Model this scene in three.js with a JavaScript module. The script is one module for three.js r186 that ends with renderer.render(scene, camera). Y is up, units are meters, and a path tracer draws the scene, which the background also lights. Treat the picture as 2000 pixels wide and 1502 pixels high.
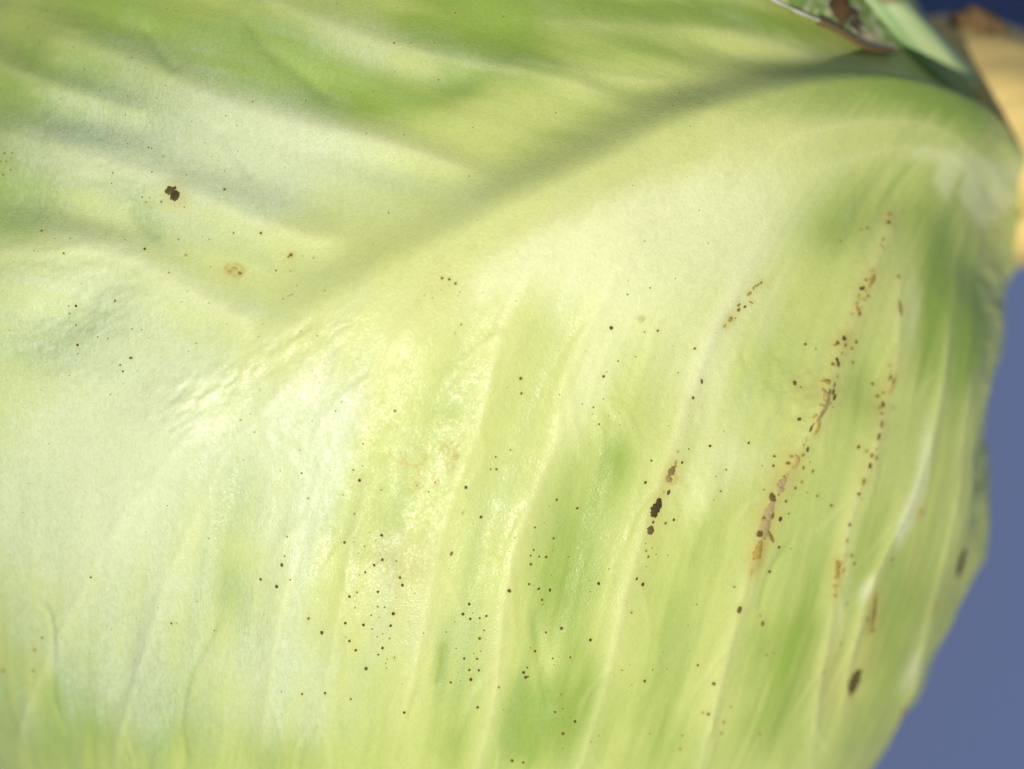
import * as THREE from 'three';
import { mergeGeometries } from 'three/addons/utils/BufferGeometryUtils.js';

// ---------------------------------------------------------------- camera, sky, sun, exposure
const MM = 0.001, DEG = Math.PI / 180;
const TILT = 72 * DEG;                                   // the camera looks down at the cabbage by this much
const RIGHT = new THREE.Vector3(1, 0, 0);
const UP = new THREE.Vector3(0, Math.cos(TILT), -Math.sin(TILT));
const BACK = new THREE.Vector3(0, Math.sin(TILT), Math.cos(TILT));
const along = (x, y, z) => new THREE.Vector3().addScaledVector(RIGHT, x).addScaledVector(UP, y).addScaledVector(BACK, z);
const HEAD = [83, 88, 72];                               // half axes of the cabbage head, mm
const CENTRE = new THREE.Vector3(0, 0.0647, 0);          // it rests on the table at y = 0

const scene = new THREE.Scene();
const camera = new THREE.PerspectiveCamera(7.446, 2000 / 1502, 0.05, 20);
camera.position.copy(CENTRE).add(along(13 * MM, -4 * MM, 822 * MM));
camera.up.copy(UP);
camera.lookAt(camera.position.clone().sub(BACK));
camera.focus = 0.757;
camera.userData.fStop = 9;

const SUN = along(-0.03, -0.35, 0.93).normalize();
{
  const w = 64, h = 32, px = new Float32Array(w * h * 4);
  for (let j = 0; j < h; j++) {
    const e = Math.max(0, Math.sin(((j + 0.5) / h - 0.5) * Math.PI)), k = Math.pow(1 - e, 2.2);
    for (let i = 0; i < w; i++) px.set([0.36 + 0.34 * k, 0.47 + 0.28 * k, 0.70 + 0.14 * k, 1], (j * w + i) * 4);
  }
  const sky = new THREE.DataTexture(px, w, h, THREE.RGBAFormat, THREE.FloatType);
  sky.mapping = THREE.EquirectangularReflectionMapping; sky.magFilter = sky.minFilter = THREE.LinearFilter; sky.needsUpdate = true;
  scene.background = sky; scene.environment = sky;
  scene.backgroundIntensity = 0.45; scene.environmentIntensity = 0.45;
}
const sun = new THREE.DirectionalLight(new THREE.Color(1, 0.96, 0.86), 3.9);
sun.position.copy(CENTRE).addScaledVector(SUN, 1.5); sun.target.position.copy(CENTRE);
sun.castShadow = true; sun.shadow.mapSize.set(2048, 2048); sun.shadow.radius = 1.5;
Object.assign(sun.shadow.camera, { left: -0.3, right: 0.3, top: 0.3, bottom: -0.3, near: 0.1, far: 4 });
scene.add(sun, sun.target);

const renderer = new THREE.WebGLRenderer({ antialias: true });
renderer.toneMapping = THREE.LinearToneMapping;
renderer.toneMappingExposure = 0.92;
renderer.shadowMap.enabled = true;

// ---------------------------------------------------------------- where things lie on the leaf: s, t in mm along the leaf's surface
const RIB = [
  [0, 128.0, 24.0],
  [0.06, 113.0, 33.0],
  [0.11, 99.0, 36.7],
  [0.15, 84.2, 37.0],
  [0.2, 70.7, 36.6],
  [0.26, 58.0, 34.5],
  [0.34, 44.6, 30.6],
  [0.42, 33.1, 26.5],
  [0.5, 22.5, 21.0],
  [0.58, 12.7, 16.5],
  [0.66, 3.1, 11.7],
  [0.74, -6.3, 6.8],
  [0.82, -15.8, 1.5],
  [0.89, -24.4, -3.0],
  [0.95, -34.0, -7.4],
  [1, -46.2, -12.1],
];
const VEINS = [
  [2.2, 0.45, 0.8, [31.3, 17.2, 24.3, 7.6, 20.7, -0.0, 18.9, -4.2, 18.0, -10.2, 16.2, -15.0, 14.6, -18.7, 12.8, -24.2, 11.6, -31.3, 10.8, -41.5, 8.7, -52.6, 6.8, -62.8]],
  [2.3, 0.42, 0.75, [49.1, 19.0, 44.1, 11.9, 39.2, 3.7, 35.1, -5.5, 32.5, -12.9, 30.3, -19.8, 28.8, -24.8, 27.3, -30.6, 26.1, -38.8, 22.8, -53.6, 20.7, -63.9]],
  [2.2, 0.42, 0.7, [70.9, 21.2, 68.2, 17.4, 63.5, 9.6, 58.7, 0.7, 55.8, -6.5, 51.0, -13.6, 47.1, -22.0, 45.3, -27.2, 44.1, -32.6, 42.2, -44.1, 41.2, -56.3, 41.2, -67.8]],
  [2.0, 0.3, 0.8, [70.6, 15.6, 69.9, 6.4, 69.3, -0.6, 66.2, -10.2, 64.1, -14.9, 61.7, -21.1, 60.1, -30.2, 59.9, -39.2, 60.7, -51.9, 64.4, -69.4]],
  [1.6, 0.34, 0.7, [82.2, 9.8, 80.6, -0.6, 78.3, -9.3, 75.7, -16.5, 72.5, -22.8, 69.3, -27.3, 66.7, -33.4, 65.8, -43.6, 68.6, -62.1]],
  [1.6, 0.26, 0.7, [89.5, -0.6, 86.8, -10.5, 86.5, -19.8, 85.6, -28.6, 84.8, -38.6, 85.4, -50.0, 86.0, -66.9]],
  [1.4, 0.2, 0.6, [96.4, -0.6, 91.6, -13.2, 91.7, -23.0, 91.7, -29.7]],
  [2.5, 0.42, 0.7, [17.1, 12.7, 12.9, 6.3, 10.2, 0.5, 9.3, -5.9, 6.6, -13.1, 4.4, -19.1, 3.0, -24.7, 1.2, -34.4, -0.9, -44.9, -3.1, -57.4]],
  [2.6, 0.39, 0.55, [3.7, 7.4, -2.4, -0.0, -8.4, -8.8, -11.3, -15.4, -13.4, -22.3, -15.9, -30.0, -18.2, -39.6, -21.5, -55.2]],
  [2.4, 0.48, 0.6, [-10.9, -0.0, -17.3, -6.5, -22.6, -12.4, -26.2, -18.7, -31.0, -27.3, -35.4, -37.3, -40.4, -47.9, -45.3, -61.6]],
  [2.2, 0.36, 0.5, [-22.9, -5.3, -29.6, -12.5, -37.2, -20.9, -44.8, -31.7, -55.4, -46.6, -68.1, -66.1]],
  [2.0, 0.36, 0.4, [-4.1, -14.2, -7.0, -21.6, -8.6, -29.9, -10.8, -40.0, -13.6, -54.5]],
  [2.6, 1.1, 0.8, [-53.8, 42.0, -44.2, 38.6, -35.8, 35.5, -27.3, 31.4, -19.9, 28.4, -12.1, 26.4, -5.1, 25.0, 3.1, 22.6, 11.2, 19.9]],
  [2.2, 0.7, 0.75, [-22.2, 45.4, -15.9, 41.6, -10.6, 39.4, -4.0, 37.1, 3.1, 35.4, 10.3, 34.4, 19.6, 32.8, 28.2, 30.8]],
  [2.6, 0.42, 0.6, [14.4, 40.8, 23.4, 40.7, 32.0, 41.3, 41.9, 41.5, 51.7, 40.9, 61.9, 39.3]],
  [2.8, 1.05, 0.8, [-58.9, 29.1, -48.7, 26.1, -41.3, 24.0, -33.8, 21.6, -27.1, 18.9, -20.1, 15.9, -12.5, 13.4, -6.2, 12.9]],
  [3.0, 1.0, 0.75, [-55.1, 11.6, -46.7, 11.8, -38.9, 12.0, -33.1, 10.6, -27.4, 7.6, -21.7, 4.7, -17.1, 3.4]],
  [1.8, 0.8, 0.6, [-60.2, 39.2, -50.5, 34.7, -41.6, 31.2, -32.3, 28.0]],
  [1.2, 0.24, 0.5, [11.6, 35.5, 19.6, 34.5, 26.4, 33.8, 35.4, 33.7]],
  [1.0, 0.14, 0.45, [45.4, 24.7, 53.3, 27.9, 64.4, 30.4, 76.8, 31.5, 89.2, 30.2, 115.5, 31.2]],
  [1.4, 0.16, 0.45, [50.5, 21.8, 59.1, 24.9, 69.4, 27.7, 80.8, 28.8, 93.6, 26.6, 105.9, 21.4]],
];
const CREASES = [
  [0.45, 0.21, [-24.3, -31.0, -25.7, -34.1, -28.8, -39.3, -30.7, -44.3, -31.5, -49.1, -31.3, -55.7]],
  [0.5, 0.21, [-52.0, -30.9, -49.3, -33.6, -50.3, -40.7, -52.5, -47.7, -52.0, -54.3]],
  [0.4, 0.11, [-8.6, -29.9, -8.7, -37.9, -9.5, -42.1, -8.6, -49.5]],
  [0.4, 0.12, [-33.8, -50.2, -36.8, -53.2, -38.1, -57.9]],
  [0.6, 0.21, [-52.3, 40.2, -49.5, 34.6, -47.0, 28.8]],
  [0.7, 0.24, [-35.4, 41.6, -32.5, 37.1, -29.3, 33.6]],
  [1.0, 0.3, [-22.0, 41.8, -18.4, 36.9, -13.6, 33.2, -9.7, 29.9]],
  [0.7, 0.21, [-35.1, 17.6, -33.0, 15.4, -30.3, 13.0]],
  [0.6, 0.18, [-24.0, 27.2, -21.6, 23.3, -19.4, 20.1]],
  [0.5, 0.15, [4.3, -34.4, 4.2, -37.1, 3.2, -40.9]],
  [0.5, 0.15, [1.2, -39.9, -0.9, -46.3, -2.3, -52.5]],
  [0.6, 0.18, [15.5, -30.1, 16.8, -38.2, 18.4, -45.5]],
  [0.5, 0.15, [52.5, -23.0, 48.4, -28.2, 47.4, -33.7]],
];
const BUMPS = [
  [-72.0,5.5,42.0,29.0,0,9.0], [-90.0,-85.0,46.0,42.0,0,-3.0], [-48.0,62.0,45.0,32.0,0,3.0],
  [62.99,20.28,11.95,4.81,-162,-1.1], [90.65,13.56,11.12,7.34,158,-1.0], [-10.36,31.51,7.15,2.89,159,-1.0],
  [6.37,32.99,3.97,2.58,-148,-0.8], [10.39,39.18,5.93,3.49,173,-0.9], [-35.57,39.79,9.17,2.67,156,-0.9],
  [-42.64,28.49,8.16,2.28,165,-0.8], [-48.82,18.25,8.69,3.41,168,-1.0], [-38.47,15.5,7.94,2.11,165,-0.7],
  [-41.23,4.72,7.06,2.97,-172,-1.3], [-43.92,-0.0,7.88,2.97,-180,-0.6], [-45.18,7.73,3.95,2.39,178,0.5],
  [-34.24,5.87,4.36,2.39,-163,0.5], [-39.47,-41.48,10.74,2.98,72,-0.9], [-49.63,-49.7,10.17,5.99,47,-0.9],
  [-22.4,-48.84,9.65,3.18,79,-0.5], [49.45,-5.74,5.67,3.86,177,0.6], [39.85,-16.97,5.71,5.25,62,0.5],
  [64.47,-4.68,4.47,4.06,166,-0.6], [-5.65,-47.9,9.88,2.71,81,-0.5], [8.62,-49.49,8.43,2.75,88,-0.6],
  [24.44,-45.9,8.28,3.58,92,-0.4], [25.55,-9.08,4.69,3.65,175,0.4], [-22.13,-16.12,7.53,3.15,76,-0.5],
  [21.2,-20.69,11.19,4.68,81,-0.5], [33.15,7.84,9.76,8.47,25,0.6], [66.22,-48.84,8.37,4.54,146,-0.5],
  [88.81,-55.44,18.47,4.95,146,0.7], [-15.89,-34.68,10.98,3.98,82,0.5], [-6.62,-33.78,6.68,5.22,85,0.4],
  [-31.34,-9.49,8.0,4.15,-157,0.7], [-40.8,-21.06,8.11,5.81,-165,0.6], [30.13,36.28,11.28,2.51,177,0.4],
  [47.8,38.84,10.0,2.28,177,-0.4], [-18.97,21.44,9.6,3.07,165,-0.6], [-0.01,17.11,9.95,3.16,-156,0.3],
];
const RUMPLES = [
  [-24.73,-5.29,6.86,3.53,30,0.3], [-39.3,4.12,7.03,3.54,20,0.3], [-42.01,10.09,8.44,2.4,0,0.22],
  [51.9,-5.78,6.67,5.82,20,0.22], [-14.88,-8.82,5.36,3.74,-60,0.2], [36.3,-19.37,4.65,4.2,-60,0.15],
  [25.53,-8.47,4.29,3.99,-60,0.15], [-12.14,1.69,4.92,2.3,30,0.2], [-35.01,21.04,9.19,2.52,-10,0.16],
  [45.42,-3.14,6.97,4.66,-70,0.14],
];
const GREENS = [
  [-9.72,31.83,8.45,3.54,159,0.71], [-15.76,37.52,5.44,3.26,147,0.52], [6.37,32.99,4.63,2.91,-148,0.56],
  [10.39,39.18,7.25,4.18,173,0.71], [-35.57,39.79,10.81,3.31,152,0.52], [-50.81,29.06,8.51,5.39,102,0.5],
  [-43.05,31.25,6.68,4.07,168,0.34], [-49.43,17.64,5.93,4.85,151,0.6], [-39.04,27.64,8.54,3.23,167,0.4],
  [18.61,42.82,15.07,2.55,179,0.85], [36.72,43.89,13.04,2.3,-177,0.9], [30.26,38.06,11.38,2.89,178,0.45],
  [56.0,44.29,9.88,2.66,180,0.65], [-32.37,15.73,4.8,1.7,129,0.55], [-20.85,34.28,6.15,3.2,148,0.45],
  [1.17,38.9,3.92,2.73,-178,0.45], [14.27,34.59,7.99,3.35,-177,0.45], [-2.64,30.24,5.77,3.22,170,0.38],
  [19.2,26.09,9.31,2.38,-159,0.25], [22.48,-18.85,9.9,4.69,81,0.54], [25.99,-12.76,3.7,2.68,95,0.5],
  [18.77,-28.25,7.07,5.03,85,0.43], [20.19,-45.57,8.14,5.77,-165,0.58], [14.65,-45.23,6.66,2.73,93,0.5],
  [8.03,-33.17,9.92,3.28,86,0.36], [3.94,-37.14,4.77,1.05,85,0.43], [21.82,-37.08,8.27,4.14,90,0.36],
  [5.18,-46.39,7.4,2.71,86,0.25], [33.97,-29.04,8.67,4.36,91,0.32], [33.87,-45.35,9.2,4.53,95,0.36],
  [52.32,-38.76,6.62,6.33,76,0.65], [56.53,-31.19,7.89,4.68,91,0.31], [51.63,-49.77,9.57,5.77,118,0.43],
  [72.89,-57.52,21.5,9.47,151,0.19], [75.8,-46.95,16.87,6.09,106,0.26], [64.0,-5.35,4.8,4.38,107,0.47],
  [58.24,-12.58,6.03,3.64,71,0.1], [56.45,15.75,6.38,3.85,-177,0.25], [82.83,15.94,12.01,6.74,41,0.5],
  [90.5,4.11,13.23,7.53,46,0.85], [77.77,3.76,8.89,3.75,78,0.6], [52.48,-17.63,7.24,3.01,75,0.21],
  [45.42,-3.14,7.62,4.66,78,0.29], [-22.1,-15.5,8.76,4.09,75,0.47], [-22.6,-28.9,4.66,2.34,84,0.54],
  [-33.08,-45.31,8.86,4.46,77,0.17], [-55.37,-52.9,15.84,10.05,31,0.28], [-49.15,-49.6,5.28,3.16,54,0.26],
  [-39.31,2.94,8.31,3.55,-171,0.45], [-45.24,-0.0,3.97,2.38,-179,0.4], [65.55,-27.19,8.74,3.71,90,0.22],
  [78.46,-33.03,16.14,6.46,93,0.22], [87.65,-16.03,14.34,5.88,97,0.16], [76.2,19.72,9.08,4.95,123,0.22],
  [-6.08,-1.77,4.27,2.89,-179,0.25], [-11.42,-19.12,5.6,2.53,80,0.22], [67.65,36.2,16.33,2.57,180,0.4],
  [110.4,45.59,6.38,1.46,105,0.6], [53.48,32.27,18.77,1.86,-170,0.4], [-16.91,-51.54,6.52,4.71,-166,0.25],
  [-3.85,-22.19,7.49,5.71,83,0.18], [39.39,-22.12,5.81,3.02,83,0.22], [90.88,-40.21,13.36,4.84,154,0.19],
  [71.36,-38.98,10.39,3.55,102,0.13], [4.96,-4.12,9.41,3.72,74,0.16], [-5.09,-19.71,9.91,3.78,79,0.14],
  [13.06,-1.79,7.06,1.89,75,0.14], [62.99,20.28,15.38,5.34,-166,0.34], [-44.87,33.48,29.29,17.89,166,0.46],
  [-57.4,-49.77,47.09,21.3,-154,0.18], [62.57,34.96,24.59,2.47,-174,0.3], [82.8,35.06,11.25,4.23,179,0.7],
  [56.81,30.71,17.97,1.69,-172,0.35], [112.94,38.6,4.51,0.19,110,0.6], [-54.51,-3.63,24.73,11.54,80,0.2],
  [78.98,-38.97,25.4,17.13,124,0.13], [13.56,-52.85,49.15,7.21,177,0.18], [-21.12,39.02,34.74,11.66,177,0.34],
  [-47.62,-45.09,33.32,15.69,-162,0.18], [-36.19,-50.55,35.3,15.35,-166,0.22],
];
const BLOOMS = [
  [-39.41,-36.24,40.91,29.06,63,0.22], [-10.11,20.8,17.68,7.35,170,0.3], [-16.49,-45.35,22.58,13.77,82,0.15],
  [-36.28,33.56,29.61,13.61,174,0.3], [-19.04,23.31,16.05,5.58,169,0.3], [-40.63,7.69,21.08,11.98,-173,0.6],
  [-31.25,-8.29,19.85,10.63,-157,0.6], [-44.11,-19.21,20.62,11.72,-172,0.6], [-35.24,23.59,20.31,6.91,168,0.45],
  [-9.93,-10.0,9.05,3.69,73,0.75], [-15.46,-7.63,6.64,2.44,67,0.6], [-17.91,27.08,13.0,3.77,164,0.5],
  [-5.3,36.12,13.03,3.32,165,0.5], [-15.41,-23.54,8.98,5.12,76,0.4], [-2.64,-27.87,8.32,5.79,99,0.35],
  [-54.36,-46.41,26.8,13.41,-156,0.3], [-33.05,-39.28,13.47,10.42,-151,0.25], [44.74,-6.94,6.98,6.18,75,0.35],
  [8.37,-33.84,10.63,3.94,86,0.3], [-14.9,-41.61,10.45,9.14,-156,0.35], [30.84,-4.26,7.92,4.15,74,0.3],
];
const PALES = [
  [38.49,15.83,18.39,8.0,-158,0.75], [24.74,12.86,14.02,5.34,-152,0.5], [12.22,9.77,12.08,3.49,-153,0.4],
  [43.65,5.66,9.6,8.45,-158,0.45], [28.51,2.98,10.22,6.76,67,0.4], [22.11,-4.2,8.98,3.94,75,0.45],
  [37.2,-4.32,7.45,5.06,72,0.5], [42.67,-13.24,7.61,5.1,174,0.5], [35.52,-18.06,5.16,4.26,104,0.4],
  [76.14,-15.06,7.99,2.28,83,0.6], [72.6,-23.6,4.36,2.68,64,0.7], [66.52,-32.57,2.88,1.63,63,0.8],
  [61.44,-32.58,11.23,2.0,92,0.4], [83.96,-50.46,6.42,4.86,135,0.6], [73.03,6.49,8.55,2.89,87,0.4],
  [-22.93,-7.06,3.65,3.04,58,0.5], [-25.33,-4.7,3.71,1.18,-143,0.5], [-14.61,1.69,3.63,1.77,-144,0.4],
  [-38.87,11.86,7.08,1.81,179,0.5], [-38.38,21.75,9.54,2.5,169,0.5], [-16.67,28.02,9.74,1.39,166,0.6],
];
const WHITE = [71.2, 27.5, 74.1, 29.0, 81.6, 30.0, 90.8, 29.9, 114.8, 33.3, 115.6, 30.2, 110.4, 25.0, 98.0, 20.2, 92.5, 21.7, 87.9, 23.7, 86.2, 24.3, 87.4, 26.8, 86.0, 27.1, 84.5, 25.2, 83.3, 22.8, 80.2, 23.5, 78.5, 25.0, 78.5, 26.6, 76.4, 27.1, 71.4, 26.8];
const TANS = [
  [-21.27,9.38,1.38,0.89,170,0.8], [-14.31,11.26,1.0,0.72,178,0.5], [4.29,7.15,3.6,2.32,154,0.3],
  [-1.32,-23.44,4.46,3.76,-179,0.22], [-2.65,-28.52,7.05,5.81,108,0.18], [-0.06,-25.96,3.8,2.56,90,0.2],
  [-11.52,2.26,3.64,1.74,-153,0.15], [63.45,9.56,3.88,1.74,54,0.5], [59.63,1.4,3.66,2.17,49,0.5],
  [50.97,-13.58,3.26,2.33,72,0.5], [47.72,-20.0,5.87,1.97,77,0.7], [46.54,-25.28,2.67,1.14,84,0.65],
  [33.12,-14.81,2.49,1.14,75,0.5], [31.16,-18.52,2.5,1.27,77,0.35], [41.01,4.05,1.87,1.18,-157,0.3],
  [45.11,8.2,2.24,0.66,-155,0.25], [54.45,-6.49,5.05,3.34,-176,0.22], [55.26,-4.53,3.46,1.97,178,0.2],
  [67.51,-4.73,4.96,1.62,68,0.5], [64.06,-14.95,4.11,1.2,77,0.25], [59.9,-30.15,4.41,1.54,94,0.35],
  [68.93,-38.5,6.57,2.56,97,0.45], [68.78,18.2,2.91,1.72,-173,0.35], [35.82,-6.16,1.44,1.23,172,0.25],
  [27.93,20.6,9.22,1.19,-155,0.14], [15.24,14.38,7.31,1.05,-156,0.14], [61.87,-44.41,5.92,3.58,124,0.25],
  [77.35,-28.84,4.84,1.84,99,0.25], [45.12,-27.2,2.04,0.8,91,0.25], [-28.7,18.45,1.69,1.57,150,0.25],
  [-5.97,-14.82,0.88,0.85,-169,0.3], [80.06,-15.37,4.49,1.93,90,0.2],
];
const RINGS = [
  [0.68,-12.0,1.25,1.08,179], [1.43,-13.94,0.5,0.48,176], [4.82,-13.17,0.6,0.44,91], [5.25,-10.83,0.5,0.48,172],
  [4.37,-11.25,0.5,0.48,173], [5.57,-11.92,0.31,0.3,171], [0.99,-15.45,0.5,0.3,161], [3.19,-14.92,0.31,0.3,173],
  [-0.63,-12.78,0.42,0.31,90], [28.47,3.94,0.24,0.21,175], [-21.28,9.5,1.13,0.65,170], [33.41,-15.14,0.63,0.49,98],
];
const MARGIN = [68.8, -300, 80, -95, 90, -78, 89, -66, 87.5, -57, 91, -51, 98, -49, 101.5, -45, 105, -39, 114, -36, 130, -38, 300, -50];
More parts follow.
